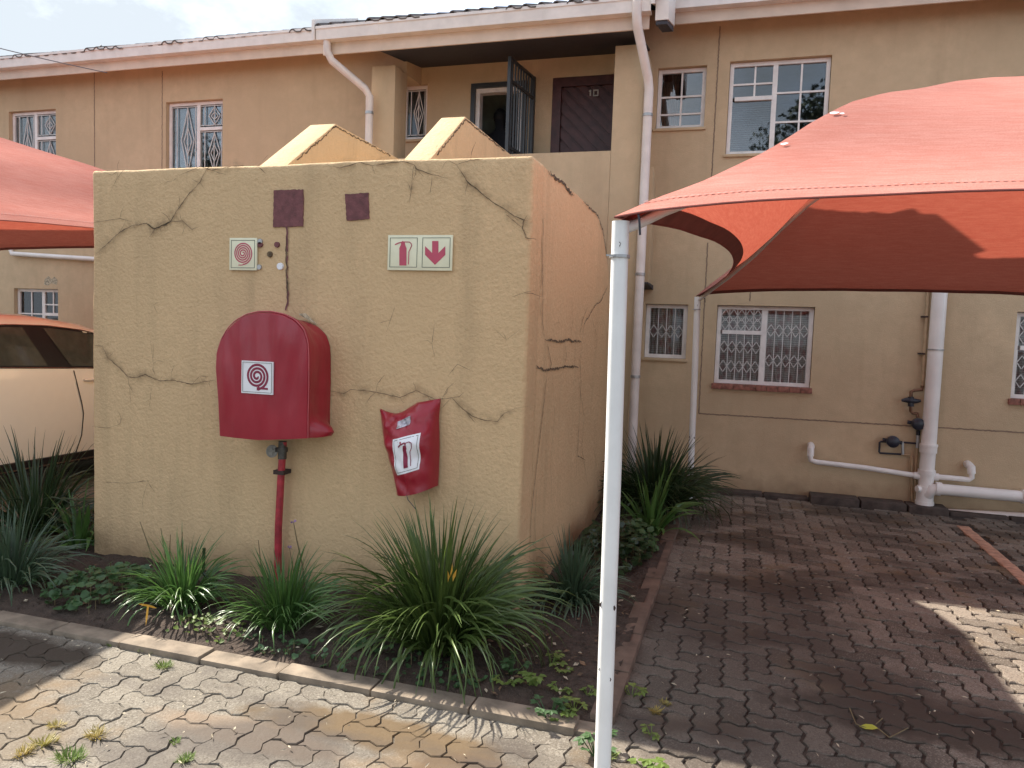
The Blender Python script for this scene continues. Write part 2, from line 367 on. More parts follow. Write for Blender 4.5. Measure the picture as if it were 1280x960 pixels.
def inst(name, me, parent, mw):
    o = bpy.data.objects.new(name, me); COL.objects.link(o); o.parent = parent; o.matrix_local = mw; return o
def tag(o, label=None, cat=None, group=None, kind=None):
    for k, v in (('label', label), ('category', cat), ('group', group), ('kind', kind)):
        if v: o[k] = v
    return o
def thing(name, label, cat, loc=(0,0,0), group=None):
    o = bpy.data.objects.new(name, None); COL.objects.link(o); o.location = loc; o.empty_display_size = .1
    return tag(o, label, cat, group)
def ribbon(mb, pts, width, nrm, rnd, lift=.0015, jit=.35, taper=True):
    """thin uneven strip along pts lying on a plane with normal nrm"""
    nrm = Vector(nrm); P = [Vector(p) for p in pts]; Q = []
    for a, b in zip(P, P[1:]):
        n = max(1, int((b-a).length/.018)); side = (b-a).cross(nrm).normalized()
        for i in range(n): Q.append(a.lerp(b, i/n) + side*(rnd.uniform(-1, 1)*width*jit*(1 if i else .2)*1.6))
    Q.append(P[-1]); n = len(Q); vs = []
    for i, q in enumerate(Q):
        d = (Q[min(i+1, n-1)] - Q[max(i-1, 0)]); s_ = d.cross(nrm).normalized()
        jj = min(.6, jit*1.7); k = width*.5*rnd.uniform(1-jj, 1+jj*.6)*(min(1, .25+4*min(i, n-1-i)/max(8, n)) if taper else 1)
        vs += [q + s_*k + nrm*lift, q - s_*k + nrm*lift]
    mb.add(vs, [(2*i, 2*i+1, 2*i+3, 2*i+2) for i in range(n-1)])

rnd = random.Random(7)
#==BODY==
# ------------------------------------------------------------------ ground sheets
g = build('ground', MB().quad((-300,-300,-.05),(300,-300,-.05),(300,300,-.05),(-300,300,-.05)), 'sand'); tag(g, kind='structure')
PX0, PX1, PY0, PY1 = -9.4, 6.2, .9, 8.1
pav = build('paving', MB().quad((PX0,PY0,-.011),(PX1,PY0,-.011),(PX1,PY1,-.011),(PX0,PY1,-.011)), 'sand'); tag(pav, kind='structure')
build('joint_sand', MB().quad((PX0+.01,PY0+.01,-.007),(-.4,PY0+.01,-.007),(-.4,2.86,-.007),(PX0+.01,2.86,-.007)), 'lanesand', pav)['kind'] = 'stuff'
U = .11
def paver_poly(wd, hg):
    """outline of a zigzag-edged paver of wd x hg cells, and the inset top"""
    a = .10
    def edge(p, q, horiz):
        o = []
        for t, k in ((0, 0), (.3, a), (.7, -a)):
            x, y = p[0]+(q[0]-p[0])*t, p[1]+(q[1]-p[1])*t
            rev = (q[0]-p[0]) + (q[1]-p[1]) < 0
            kk = -k if rev else k
            o.append((x, y+kk) if horiz else (x+kk, y))
        return o
    P = []
    for i in range(wd): P += edge((i,0),(i+1,0),True)
    for j in range(hg): P += edge((wd,j),(wd,j+1),False)
    for i in range(wd): P += edge((wd-i,hg),(wd-i-1,hg),True)
    for j in range(hg): P += edge((0,hg-j),(0,hg-j-1),False)
    cx, cy_ = wd/2, hg/2
    def ins(d): return [((x-cx)*(1-2*d/wd)*U, (y-cy_)*(1-2*d/hg)*U) for x, y in P]
    return (ins(.062), ins(.105)), (ins(.016), ins(.042))
POLY = {(2,1): paver_poly(2,1), (1,2): paver_poly(1,2)}
def paver_geo(kind, tight=0):
    o, i = POLY[kind][tight]; n = len(o)
    vs = [(x,y,-.016) for x,y in o] + [(x,y,-.004) for x,y in o] + [(x,y,0) for x,y in i]
    fs = [tuple(range(2*n,3*n))] + [(k,(k+1)%n,n+(k+1)%n,n+k) for k in range(n)] + [(n+k,n+(k+1)%n,2*n+(k+1)%n,2*n+k) for k in range(n)]
    return vs, fs
PME = {}
for kd in POLY:
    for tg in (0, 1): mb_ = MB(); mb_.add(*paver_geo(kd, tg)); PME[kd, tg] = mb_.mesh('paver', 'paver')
def in_bed(x, y):
    if -4.98 < x < -.46 and 2.88 < y < 3.96: return True
    if -4.98 < x < -3.9 and y >= 3.9 and y < 6.9: return True
    if -1.2 < x < -.462 and y >= 2.9: return True
    if -4.1 < x < -1.05 and 3.9 < y: return True
    if 1.93 < x < 2.04 and y > 3.0: return True
    return False
cells = []
for i in range(int(PX0/U), int(PX1/U)):
    for j in range(int(PY0/U), int(PY1/U)):
        k = (i-j) % 4
        if k == 0: kd, c = (2,1), ((i+1)*U, (j+.5)*U)
        elif k == 3: kd, c = (1,2), ((i+.5)*U, (j+1)*U)
        else: continue
        if c[1] > 7.98 or in_bed(*c): continue
        v = Vector((c[0], c[1], 0)) - CAM; dz = v.dot(_f); px = 640 + F_PX*v.dot(_r2)/dz if dz > 0 else -9e3; py = 480 + F_PX*v.dot(_d2)/dz if dz > 0 else 9e3
        vis = dz > 0 and -10 < px < 1290 and py < 985 and not (c[0] < -4 and c[1] > 3.9)
        cells.append((0 if vis else 1, dz, kd, c))
cells.sort(key=lambda t: t[:2])
rest = MB()
for n_, (nv, dz, kd, c) in enumerate(cells):
    h = noise.noise(Vector((c[0]*.9, c[1]*.9, 3)))*.004
    mw = Matrix.Translation((c[0]+rnd.uniform(-.002,.002), c[1]+rnd.uniform(-.002,.002), h+rnd.uniform(-.0025,.0025))) @ Matrix.Rotation(rnd.uniform(-.012,.012), 4, 'X') @ Matrix.Rotation(rnd.uniform(-.012,.012), 4, 'Y') @ Matrix.Rotation(rnd.uniform(-.025,.025), 4, 'Z')
    tg = 1 if c[0] < -.35+.1*math.sin(c[1]*7) else 0
    if n_ < 300: inst('paver', PME[kd, tg], pav, mw)
    else:
        vs, fs = paver_geo(kd, tg); rest.add([mw @ Vector(v) for v in vs], fs)
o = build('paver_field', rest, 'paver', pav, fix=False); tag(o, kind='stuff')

# soil of the planting bed
def soil_h(x, y):
    e = min(1, max(0, (y-2.97)/.15)) if y < 3.9 else 1
    return .005 + e*(.035 + .03*noise.noise(Vector((x*2.2, y*2.2, 0))) + .018*noise.noise(Vector((x*9, y*9, 4))) + .010*noise.noise(Vector((x*26, y*26, 8))))
mb = MB()
def soil_patch(x0, x1, y0, y1, st=.025):
    nx, ny = int((x1-x0)/st), int((y1-y0)/st); o = len(mb.v)
    for j in range(ny+1):
        for i in range(nx+1):
            x, y = x0+(x1-x0)*i/nx, y0+(y1-y0)*j/ny; mb.v.append((x, y, soil_h(x, y)))
    for j in range(ny):
        for i in range(nx):
            a = o+j*(nx+1)+i; mb.f.append((a, a+1, a+nx+2, a+nx+1))
soil_patch(-5.0, -.46, 2.97, 3.93); soil_patch(-1.13, -.46, 3.93, 8.15, .035); soil_patch(-5.0, -3.98, 3.93, 6.9, .05)
soil = build('soil', mb, 'soil', smooth=True); tag(soil, kind='structure')
mb = MB()
for _ in range(1500):
    q = rnd.random()
    if q < .62: x, y = rnd.uniform(-4.9,-.5), rnd.uniform(3.0,3.9)
    else: x, y = rnd.uniform(-1.08,-.5), rnd.uniform(3.6,6.5)
    z = soil_h(x, y); s_ = rnd.uniform(.004, .014); a = rnd.uniform(0, 6.28)
    ca, sa = math.cos(a)*s_, math.sin(a)*s_
    top = (x+rnd.uniform(-.3,.3)*s_, y+rnd.uniform(-.3,.3)*s_, z+s_*rnd.uniform(.5,1.2))
    b4 = [(x+ca, y+sa, z-.002), (x-sa*.8, y+ca*.8, z-.002), (x-ca, y-sa, z-.002), (x+sa*.8, y-ca*.8, z-.002)]
    mb.add(b4+[top], [(0,1,4),(1,2,4),(2,3,4),(3,0,4)])
o = build('clod', mb, 'soil', soil); tag(o, kind='stuff')
for mat, cnt in (('litter', 150), ('petal', 60)):
    mb = MB()
    for _ in range(cnt):
        if rnd.random() < .55: x, y = rnd.uniform(-4.9,-.5), rnd.uniform(3.0,3.9)
        else: x, y = rnd.uniform(-1.05,-.5), rnd.uniform(3.0,4.6)
        z = soil_h(x, y)+.012; a = rnd.uniform(0, 6.28); l = rnd.uniform(.008, .024); wd = l*rnd.uniform(.3,.6)
        u = Vector((math.cos(a), math.sin(a), rnd.uniform(-.3,.3)))*l; v = Vector((-math.sin(a), math.cos(a), rnd.uniform(-.4,.4)))*wd; c = Vector((x,y,z))
        mb.add([c-u, c+v+Vector((0,0,.003)), c+u, c-v], [(0,1,2),(0,2,3)])
    o = build('leaf_litter', mb, mat, soil); tag(o, kind='stuff')

# kerb round the bed
kerb = build('kerb', MB().box(-5.06, -.42, 2.875, 2.965, -.03, .012), 'kerb'); tag(kerb, kind='structure')
xs = [-5.08]; 
while xs[-1] < -.6: xs.append(min(xs[-1] + rnd.uniform(.42, .5), -.40))
for a, b in zip(xs, xs[1:]):
    dz = rnd.uniform(-.006,.006)
    build('kerb_stone', MB().box(a+.004, b-.004, 2.862+rnd.uniform(-.006,.006), 2.975, -.03, .024+dz), 'kerb', kerb, bevel=.008)
ys = [2.985]
while ys[-1] < 7.9: ys.append(ys[-1] + rnd.uniform(.42,.5))
kerb2 = build('kerb', MB().box(-.505, -.425, 2.99, 7.95, -.03, .012), 'kerbred'); tag(kerb2, kind='structure')
for a, b in zip(ys, ys[1:]):
    build('kerb_stone', MB().box(-.515, -.412+rnd.uniform(-.004,.004), a+.004, b-.004, -.03, .04+rnd.uniform(-.006,.006)), 'kerbred', kerb2, bevel=.008)
kerb3 = build('kerb', MB().box(-5.07, -4.99, 2.99, 6.9, -.03, .012), 'kerb'); tag(kerb3, kind='structure')
for k in range(8):
    build('kerb_stone', MB().box(-5.08, -4.985, 2.99+k*.48, 2.99+k*.48+.47, -.03, .036), 'kerb', kerb3, bevel=.008)
# salmon line of bricks between two bays
ln = build('parking_line', MB().box(1.94, 2.03, 3.1, 7.55, -.03, -.004), 'sand'); tag(ln, kind='structure')
y = 3.1
while y < 7.5:
    build('brick', MB().box(1.937+rnd.uniform(-.004,.004), 2.033+rnd.uniform(-.004,.004), y+.003, y+.105, -.02, .006+rnd.uniform(-.003,.003)), 'linebrick', ln, bevel=.004); y += .108
# damp plinth stones along the foot of the facade
pl = build('plinth', MB().box(-.42, 8, 8.06, 8.19, -.03, .01), 'plinth'); tag(pl, kind='structure')
for a, b, y0, h in ((-.25,.30,8.02,.035),(.31,.74,8.03,.03),(.75,1.20,7.93,.075),(1.21,1.62,7.94,.07),(1.63,1.98,7.92,.065),(2.0,2.5,8.0,.03),(2.51,3.1,8.0,.03)):
    build('plinth_stone', MB().box(a, b-.006, y0, 8.185, -.03, h), 'plinth', pl, bevel=.01)

# ------------------------------------------------------------------ the apartment building
YF = 8.2
bl = thing('apartment_building', 'tan plastered two storey apartment block with upstairs porch, white gutters and tiled roof', 'building', (0, YF, 0))
def wall_holes(x0, x1, z0, z1, y0, th, holes):
    xs = sorted({x0, x1, *[h[0] for h in holes], *[h[1] for h in holes]}); zs = sorted({z0, z1, *[h[2] for h in holes], *[h[3] for h in holes]})
    mb = MB(); y1 = y0+th
    def hole(xm, zm): return any(h[0] < xm < h[1] and h[2] < zm < h[3] for h in holes)
    for a, b in zip(xs, xs[1:]):
        for c, d in zip(zs, zs[1:]):
            if hole((a+b)/2, (c+d)/2): continue
            mb.quad((a,y0,c),(b,y0,c),(b,y0,d),(a,y0,d)); mb.quad((a,y1,c),(a,y1,d),(b,y1,d),(b,y1,c))
    for h in holes:
        a, b, c, d = h
        mb.quad((a,y0,c),(a,y1,c),(a,y1,d),(a,y0,d)); mb.quad((b,y0,c),(b,y0,d),(b,y1,d),(b,y1,c))
        mb.quad((a,y0,c),(b,y0,c),(b,y1,c),(a,y1,c)); mb.quad((a,y0,d),(a,y1,d),(b,y1,d),(b,y0,d))
    mb.quad((x0,y0,z0),(x0,y1,z0),(x0,y1,z1),(x0,y0,z1)); mb.quad((x1,y0,z0),(x1,y0,z1),(x1,y1,z1),(x1,y1,z0)); mb.quad((x0,y0,z1),(x0,y1,z1),(x1,y1,z1),(x1,y0,z1))
    return mb
W = dict(w1=(-9.96,-9.12,3.46,4.41), w2=(-7.29,-6.42,3.42,4.40), w3=(-9.90,-9.10,1.40,1.96), w4=(-3.94,-3.62,3.79,4.42), w5=(-.99,-.49,3.79,4.42),
         w6=(-.26,.71,3.50,4.44), w7=(-1.0,-.555,1.37,1.95), w8=(-.255,.70,1.13,1.955), w9=(2.48,3.3,1.13,1.955))
DOOR1 = (-3.08, -2.42, 2.6, 4.38); DOOR2 = (-2.13, -1.40, 2.6, 4.39)
XL, XR, ZT = -14.5, 9.0, 5.02
build('wall', wall_holes(XL, XR, -.05, ZT, YF, .22, list(W.values())+[DOOR1, DOOR2]), 'wall', bl, fix=False)
mb = MB(); mb.box(XL, XL+.2, YF+.22, 14, -.05, ZT); mb.box(XR-.2, XR, YF+.22, 14, -.05, ZT); mb.box(XL, XR, 14, 14.2, -.05, ZT)
build('wall', mb, 'wall', bl)
mb = MB(); mb.box(XL+.2, XR-.2, YF+.22, 14, 2.4, 2.6); mb.box(XL+.2, XR-.2, YF+.22, 14, 4.80, 4.9); mb.box(XL+.2, XR-.2, 11, 11.1, 0, 2.4); mb.box(XL+.2, XR-.2, 11, 11.1, 2.6, 4.8)
for x in (-8.2, -4.6, -3.3, -2.27, -1.2, -.4, 1.6): mb.box(x-.05, x+.05, YF+.22, 11, 2.6, 4.8); mb.box(x-.05, x+.05, YF+.22, 11, 0, 2.4)
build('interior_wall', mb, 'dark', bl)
# thin joint lines scored in the plaster
for a, b in (((-8.454,3.0),(-8.454,4.86)), ((-7.348,3.0),(-7.348,4.8)), ((-.385,3.1),(-.38,4.8)), ((.066,2.0),(.07,2.5)), ((-.388,.80),(-.388,2.6))):
    mb = MB(); ribbon(mb, [(a[0],YF,a[1]),(b[0],YF,b[1])], .014, (0,-1,0), rnd, .002, .12, False); build('joint_line', mb, 'joint', bl, fix=False)
mb = MB(); ribbon(mb, [(-.388,YF,.80),(.9,YF,.807),(2.6,YF,.815),(5,YF,.82)], .014, (0,-1,0), rnd, .002, .12, False); build('joint_line', mb, 'joint', bl, fix=False)

def diamond_bars(mb, x0, x1, z0, z1, y, t=.0085):
    n = 2; wdt = (x1-x0)
    mb.box(x0, x1, y-t/2, y+t/2, z1-.02, z1-.02+t); mb.box(x0, x1, y-t/2, y+t/2, z0+.02, z0+.02+t)
    for k in (0, 2, 3):
        x = x0 + wdt*(.2, 0, .62, .95)[k]; mb.box(x-t/2, x+t/2, y-t/2, y+t/2, z0+.02, z1-.02)
    c = x0+wdt*.62; hw = wdt*.26; zm = (z0+z1)/2; hz = (z1-z0)/2-.03
    for s in (-1, 1):
        for a, b in (((c,zm+hz),(c+s*hw,zm+hz*.05)), ((c+s*hw,zm+hz*.05),(c,zm-hz)), ((c,zm+hz*.42),(c+s*hw*.62,zm)), ((c+s*hw*.62,zm),(c,zm-.42*hz))):
            mb.bar((a[0],y+.006,a[1]),(b[0],y+.006,b[1]), t)
def expand_bars(mb, x0, x1, z0, z1, y, t=.008, sp=.085, bands=(.5,)):
    n = max(2, int(round((x1-x0)/sp))); st = (x1-x0)/n
    for k in range(n+1): x = x0+st*k; mb.box(x-t/2, x+t/2, y-t/2, y+t/2, z0, z1)
    for b in bands:
        zc = z0+(z1-z0)*b
        for k in range(n):
            for s in (-1, 1):
                xm = x0+st*(k+.5); 
                mb.bar((x0+st*k, y-.007, zc),(xm, y-.007, zc+s*st*.75), t*.9, t*.4); mb.bar((x0+st*(k+1), y-.007, zc),(xm, y-.007, zc+s*st*.75), t*.9, t*.4)
def window(key, lights, bars=None, sill='frame', bands=(.5,), curtain=None, cpos=None, label=None):
    """lights: list of (fx0,fx1,fz0,fz1,[vertical bar fractions],[horizontal bar fractions])"""
    x0, x1, z0, z1 = W[key]; y = YF+.055; F = .042
    mb = MB(); mb.box(x0+.004, x0+F, y, y+.05, z0+.004, z1-.004); mb.box(x1-F, x1-.004, y, y+.05, z0+.004, z1-.004)
    mb.box(x0+F, x1-F, y+.001, y+.05, z1-F, z1-.004); mb.box(x0+F, x1-F, y+.001, y+.05, z0+.004, z0+F)
    ix0, ix1, iz0, iz1 = x0+F, x1-F, z0+F, z1-F
    X = lambda f: ix0+(ix1-ix0)*f
    Z = lambda f: iz0+(iz1-iz0)*f
    done = set()
    for (a, b, c, d, vb, hb) in lights:
        if a > 0 and ('v', a) not in done: done.add(('v', a)); mb.box(X(a)-.024, X(a)+.024, y+.004, y+.05, iz0, iz1)
        if c > 0: mb.box(X(a)+.02, X(b)-(.02 if b < 1 else 0), y-.006, y+.044, Z(c)-.02, Z(c)+.02)
    wo = build('window', mb, 'frame', bl)
    if label: wo['label'] = label
    for (a, b, c, d, vb, hb) in lights:
        pa, pb, pc, pd = X(a)+(.024 if a else 0), X(b)-(.024 if b < 1 else 0), Z(c)+(.02 if c else 0), Z(d)-(.02 if d < 1 else 0)
        tilt = rnd.uniform(-.002, .002)
        build('pane', MB().box(pa, pb, y+.024, y+.028, pc, pd), 'glass' if key in ('w5','w6','w3') else 'clearglass', wo)
        for f in vb: xx = pa+(pb-pa)*f; build('glazing_bar', MB().box(xx-.009, xx+.009, y+.012, y+.022, pc, pd), 'frame', wo)
        for f in hb: zz = pc+(pd-pc)*f; build('glazing_bar', MB().box(pa, pb, y+.010, y+.021, zz-.009, zz+.009), 'frame', wo)
        if bars == 'diamond': mb2 = MB(); diamond_bars(mb2, pa+.004, pb-.004, pc, pd, y+.010); build('burglar_bars', mb2, 'bar', wo)
        if bars == 'expand': mb2 = MB(); expand_bars(mb2, pa+.004, pb-.004, pc, pd, y+.012, bands=bands); build('burglar_bars', mb2, 'bar', wo)
    if sill == 'frame': build('sill', MB().box(x0-.02, x1+.02, YF-.025, y+.01, z0-.028, z0+.002), 'wall', wo, bevel=.006)
    if sill == 'brick':
        n = 9
        for k in range(n):
            a, b = x0-.02+(x1-x0+.04)*k/n, x0-.02+(x1-x0+.04)*(k+1)/n
            build('sill_brick', MB().box(a+.002, b-.002, YF-.03+rnd.uniform(-.003,.003), y+.01, z0-.055, z0+.002), 'brickred', wo, bevel=.004)
    if curtain:
        c0, c1 = cpos or (0, 1); mb3 = MB(); n = 60; vs = []
        for i in range(n+1):
            f = c0+(c1-c0)*i/n; xx = X(f); yy = y+.072+.018*math.sin(i*.9)+.006*math.sin(i*2.3)
            vs += [(xx, yy, z0-.02), (xx, yy+.004, z1+.02)]
        mb3.add(vs, [(2*i, 2*i+2, 2*i+3, 2*i+1) for i in range(n)]); build('curtain', mb3, curtain, wo, smooth=True, fix=False)
    return wo
window('w1', [(0,.5,0,1,[],[]), (.5,1,0,.62,[],[]), (.5,1,.62,1,[],[])], 'diamond', curtain='greycurtain', cpos=(.2,.9))
window('w2', [(0,.53,0,1,[],[]), (.53,1,0,.66,[],[]), (.53,1,.66,1,[],[])], 'diamond', curtain='greycurtain', cpos=(0,.4))
window('w3', [(0,.6,0,1,[.5],[.35]), (.6,1,0,.35,[],[]), (.6,1,.35,1,[.55],[.4])], curtain='greycurtain')
window('w4', [(0,1,0,1,[],[])], 'diamond', curtain='greycurtain')
w5 = window('w5', [(0,1,0,1,[.5],[.22,.55])], curtain='browncurtain', cpos=(0,.42))
w6 = window('w6', [(0,.46,0,.62,[],[]), (0,.46,.62,1,[.55],[.42]), (.46,1,0,1,[.5],[.33,.67])])
y = YF+.14; x0, x1, z0, z1 = W['w6']; mb = MB(); z = z0+.02
while z < z1-.4: mb.quad((x0+.03,y,z),(x0+.45,y,z),(x0+.45,y+.014,z+.016),(x0+.03,y+.014,z+.016)); z += .022
build('blind', mb, 'blind', w6)
window('w7', [(0,1,0,1,[],[])], 'expand', curtain='curtain')
window('w8', [(0,.5,0,.68,[],[]), (0,.5,.68,1,[],[]), (.5,1,0,1,[],[])], 'expand', 'brick', (.3,.72), 'curtain')
window('w9', [(0,.5,0,.6,[],[]), (0,.5,.6,1,[],[]), (.5,1,0,1,[],[])], 'expand', 'brick', (.3,.72), 'curtain')

# porch in the middle: column, landing front, pier, return wall
YM = 7.5
build('column', MB().box(-3.97, -3.69, YM, YM+.30, 2.3, 4.395), 'wall', bl, bevel=.006)
build('beam', MB().box(-3.97, -3.70, YM+.301, YF-.002, 4.397, 4.60), 'wall', bl)
build('landing_wall', MB().box(-3.68, -1.33, YM, YM+.2, 2.2, 3.415), 'wall', bl, bevel=.006)
build('landing_slab', MB().box(-4.0, -1.25, YM+.201, YF-.002, 2.45, 2.6), 'wall', bl)
build('pier', MB().box(-1.329, -1.04, YM-.001, YF-.002, -.05, 4.42), 'wall', bl, bevel=.006)
mb = MB(); mb.prism([(7.93,2.15),(8.198,2.15),(8.198,3.16),(7.93,3.34)], 'x', -1.039, -.955); build('return_wall', mb, 'wall', bl, bevel=.005)
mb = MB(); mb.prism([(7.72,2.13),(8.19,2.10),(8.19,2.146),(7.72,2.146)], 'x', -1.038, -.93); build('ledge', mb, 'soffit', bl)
build('lower_wall', MB().box(-4.0, -1.331, YM+.02, YM+.2, -.05, 2.198), 'wall', bl)

# doors upstairs
x0, x1, z0, z1 = DOOR1
mb = MB(); mb.box(x0+.002, x0+.05, YF-.02, YF+.1, z0, z1-.002); mb.box(x1-.05, x1-.002, YF-.02, YF+.1, z0, z1-.002); mb.box(x0+.05, x1-.05, YF-.02, YF+.1, z1-.05, z1-.002)
d1 = build('door', mb, 'dmetal', bl)
mb = MB(); mb.box(x0+.051, x0+.10, YF+.02, YF+.12, z0, z1-.051); mb.box(x1-.10, x1-.051, YF+.02, YF+.12, z0, z1-.051); mb.box(x0+.10, x1-.10, YF+.02, YF+.12, z1-.10, z1-.051)
build('door_frame', mb, 'frame', d1)
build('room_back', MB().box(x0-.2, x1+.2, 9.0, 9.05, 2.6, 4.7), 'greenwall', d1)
gx, gy0, gy1 = -2.335, YF-.04, 7.52
gt = MB(); 
for yy in (gy0, gy1): gt.box(gx-.018, gx+.018, yy-.018, yy+.018, 2.64, 4.40)
for zz in (2.66, 3.5, 4.17, 4.385): gt.box(gx-.014, gx+.014, gy1+.018, gy0-.018, zz-.014, zz+.014)
gate = build('security_gate', gt, 'dmetal', bl, loc=(gx, gy0, 2.6))
for k in range(1, 9):
    yy = gy1+(gy0-gy1)*k/9; build('gate_bar', MB().box(gx-.008, gx+.008, yy-.008, yy+.008, 2.67, 4.38), 'dmetal', gate)
for k in range(9):
    mb = MB(); a = gy1+(gy0-gy1)*(k+.5)/9
    mb.bar((gx-.012, a-.045, 3.45),(gx-.012, a+.045, 3.2), .012, .006); mb.bar((gx-.012, a-.045, 3.2),(gx-.012, a+.045, 3.45), .012, .006); build('gate_lattice', mb, 'dmetal', gate)
gate.location = gate.location; gate.rotation_euler.z = R_(-7)
x0, x1, z0, z1 = DOOR2
d2 = build('door', MB().box(x0+.06, x1-.05, YF+.05, YF+.08, z0, z1-.06), 'door', bl)
mb = MB(); mb.box(x0+.002, x0+.10, YF+.0, YF+.06, z0, z1-.002); mb.box(x1-.07, x1-.002, YF+.0, YF+.06, z0, z1-.002); mb.box(x0+.10, x1-.07, YF+.0, YF+.06, z1-.10, z1-.002)
build('door_frame', mb, 'door', d2)
ax0, ax1, az0, az1 = x0+.10, x1-.07, z0, z1-.10
pitch = .105
for k in range(-4, 26):
    # diagonal boards falling to the right, clipped to the door opening
    c0 = az1 - (k*pitch*1.35) + .55; pts = []
    for off in (0, -pitch*1.35+.042):
        zl, zr = c0+off, c0+off-(ax1-ax0)*1.0
        pts.append((zl, zr))
    poly = [(ax0, pts[0][0]), (ax1, pts[0][1]), (ax1, pts[1][1]), (ax0, pts[1][0])]
    def clip(poly, lim, up):
        o = []
        for (a, b) in zip(poly, poly[1:]+poly[:1]):
            ia, ib = (a[1] <= lim) if up else (a[1] >= lim), (b[1] <= lim) if up else (b[1] >= lim)
            if ia: o.append(a)
            if ia != ib: t = (lim-a[1])/(b[1]-a[1]); o.append((a[0]+(b[0]-a[0])*t, lim))
        return o
    poly = clip(poly, az1, True)
    if len(poly) > 2: poly = clip(poly, az0, False)
    if len(poly) > 2: build('board', MB().prism(poly, 'y', YF+.028, YF+.049), 'door', d2)
# number on the door: 1 0
mb = MB(); cx_, cz_ = -1.655, 4.21
mb.box(cx_-.062, cx_-.046, YF+.018, YF+.027, cz_-.028, cz_+.034); mb.bar((cx_-.072, YF+.023, cz_+.02),(cx_-.05, YF+.023, cz_+.034), .012, .009)
for a, b, c, d in ((-.024,-.012,-.034,.034),(.022,.034,-.034,.034),(-.012,.022,.022,.034),(-.012,.022,-.034,-.022)): mb.box(cx_+a, cx_+b, YF+.018, YF+.027, cz_+c, cz_+d)
build('number', mb, 'number', d2)

# roof: soffit, fascia, gutter, tiles
sl_ = .40
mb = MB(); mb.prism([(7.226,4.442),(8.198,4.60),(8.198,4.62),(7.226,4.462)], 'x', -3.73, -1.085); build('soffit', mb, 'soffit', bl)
mb = MB(); mb.prism([(7.946,4.80),(8.19,4.87),(8.19,4.89),(7.946,4.82)], 'x', -14.5, -4.25); mb.prism([(7.946,4.80),(8.19,4.87),(8.19,4.89),(7.946,4.82)], 'x', -.84, 9); build('soffit', mb, 'wall', bl)
roofs = MB()
def roof_panel(x0, x1, y0, z0, y1):
    n = int((x1-x0)/.075)*1; vs = []
    for i in range(n*2+1):
        x = x0+(x1-x0)*i/(n*2); h = .018*(1 if i % 4 in (1,) else -.2)
        for yy in (y0, y1): vs.append((x, yy, z0+(yy-y0)*sl_+h))
    roofs.add(vs, [(2*i, 2*i+2, 2*i+3, 2*i+1) for i in range(n*2)])
roof_panel(-14.6, -4.25, 8.1, 5.10, 11.4); roof_panel(-.84, 9.2, 8.1, 5.10, 11.4); roof_panel(-4.4, -.87, 7.4, 4.815, 11.4)
zr = 5.10+3.3*sl_
roofs.quad((-14.6,11.4,zr),(9.2,11.4,zr),(9.2,14.6,zr-3.2*sl_),(-14.6,14.6,zr-3.2*sl_))
roof = build('roof', roofs, 'tile', bl, fix=False)
# one eave tile with two rolls
mb = MB(); vs = []; prof = []
for i in range(13):
    t = i/12; ph = (t*2) % 1.0 if t < 1 else 1.0
    prof.append((-.15+.30*t, .034*max(0, math.sin(math.pi*min(1, ph/.55)) if ph < .55 else 0)))
for yy in (0, .38):
    for x, z in prof: vs.append((x, yy, z+yy*sl_)); vs.append((x, yy, z-.014+yy*sl_))
n = len(prof)*2
fs = [(2*i, 2*i+2, n+2*i+2, n+2*i) for i in range(12)] + [(2*i+1, n+2*i+1, n+2*i+3, 2*i+3) for i in range(12)] + [(2*i, 2*i+1, 2*i+3, 2*i+2) for i in range(12)]
mb.add(vs, fs); TILE = mb.mesh('roof_tile', 'tile', smooth=False)
rb = world_of(roof)
def eave(x0, x1, yy, zz):
    k = int(round((x1-x0)/.30))
    for i in range(k):
        inst('roof_tile', TILE, roof, Matrix.Translation(Vector((x0+.15+i*.30, yy+rnd.uniform(-.01,.012), zz+rnd.uniform(-.004,.006)))-rb) @ Matrix.Rotation(rnd.uniform(-.02,.02), 4, 'Y'))
eave(-13.6, -4.3, 7.80, 4.970); eave(-4.43, -.94, 7.08, 4.690); eave(-.84, 7.0, 7.80, 4.970)
def gutter(x0, x1, yb, zb, hf, hg, gd=.10):
    build('fascia', MB().box(x0+.02, x1-.02, yb, yb+.022, zb, zb+hf+.08), 'fascia', bl, bevel=.003)
    mb = MB(); zt = zb+hf+hg
    poly = [(yb+.004, zb+hf), (yb-gd, zb+hf), (yb-gd-.012, zt-.03), (yb-gd-.022, zt-.028), (yb-gd-.022, zt), (yb-gd-.008, zt), (yb-gd+.004, zb+hf+.012), (yb+.004, zb+hf+.012)]
    mb.prism(poly, 'x', x0, x1); g_ = build('gutter', mb, 'white', bl)
    n = max(1, int((x1-x0)/1.7))
    for k in range(n):
        x = x0+(x1-x0)*(k+.4)/n; mb = MB(); mb.prism([(y_-(.003 if y_ < yb-.02 else 0), z_-(.003 if z_ < zb+hf+.02 else -.002)) for y_, z_ in poly], 'x', x-.03, x+.03); build('gutter_joint', mb, 'white', g_)
gutter(-14.6, -4.28, 7.92, 4.745, .115, .135); gutter(-.83, 9.2, 7.92, 4.745, .115, .135); gutter(-4.41, -.95, 7.2, 4.44, .12, .133)
mb = MB(); mb.prism([(7.05,4.60),(7.05,4.78),(8.0,5.16),(8.0,4.92)], 'x', -.945, -.912); build('barge_board', mb, 'white', bl, bevel=.003)
mb = MB(); mb.prism([(7.14,4.485),(7.12,4.79),(7.7,5.03),(7.7,4.64)], 'x', -.911, -.79); build('barge_end', mb, 'white', bl, bevel=.004)
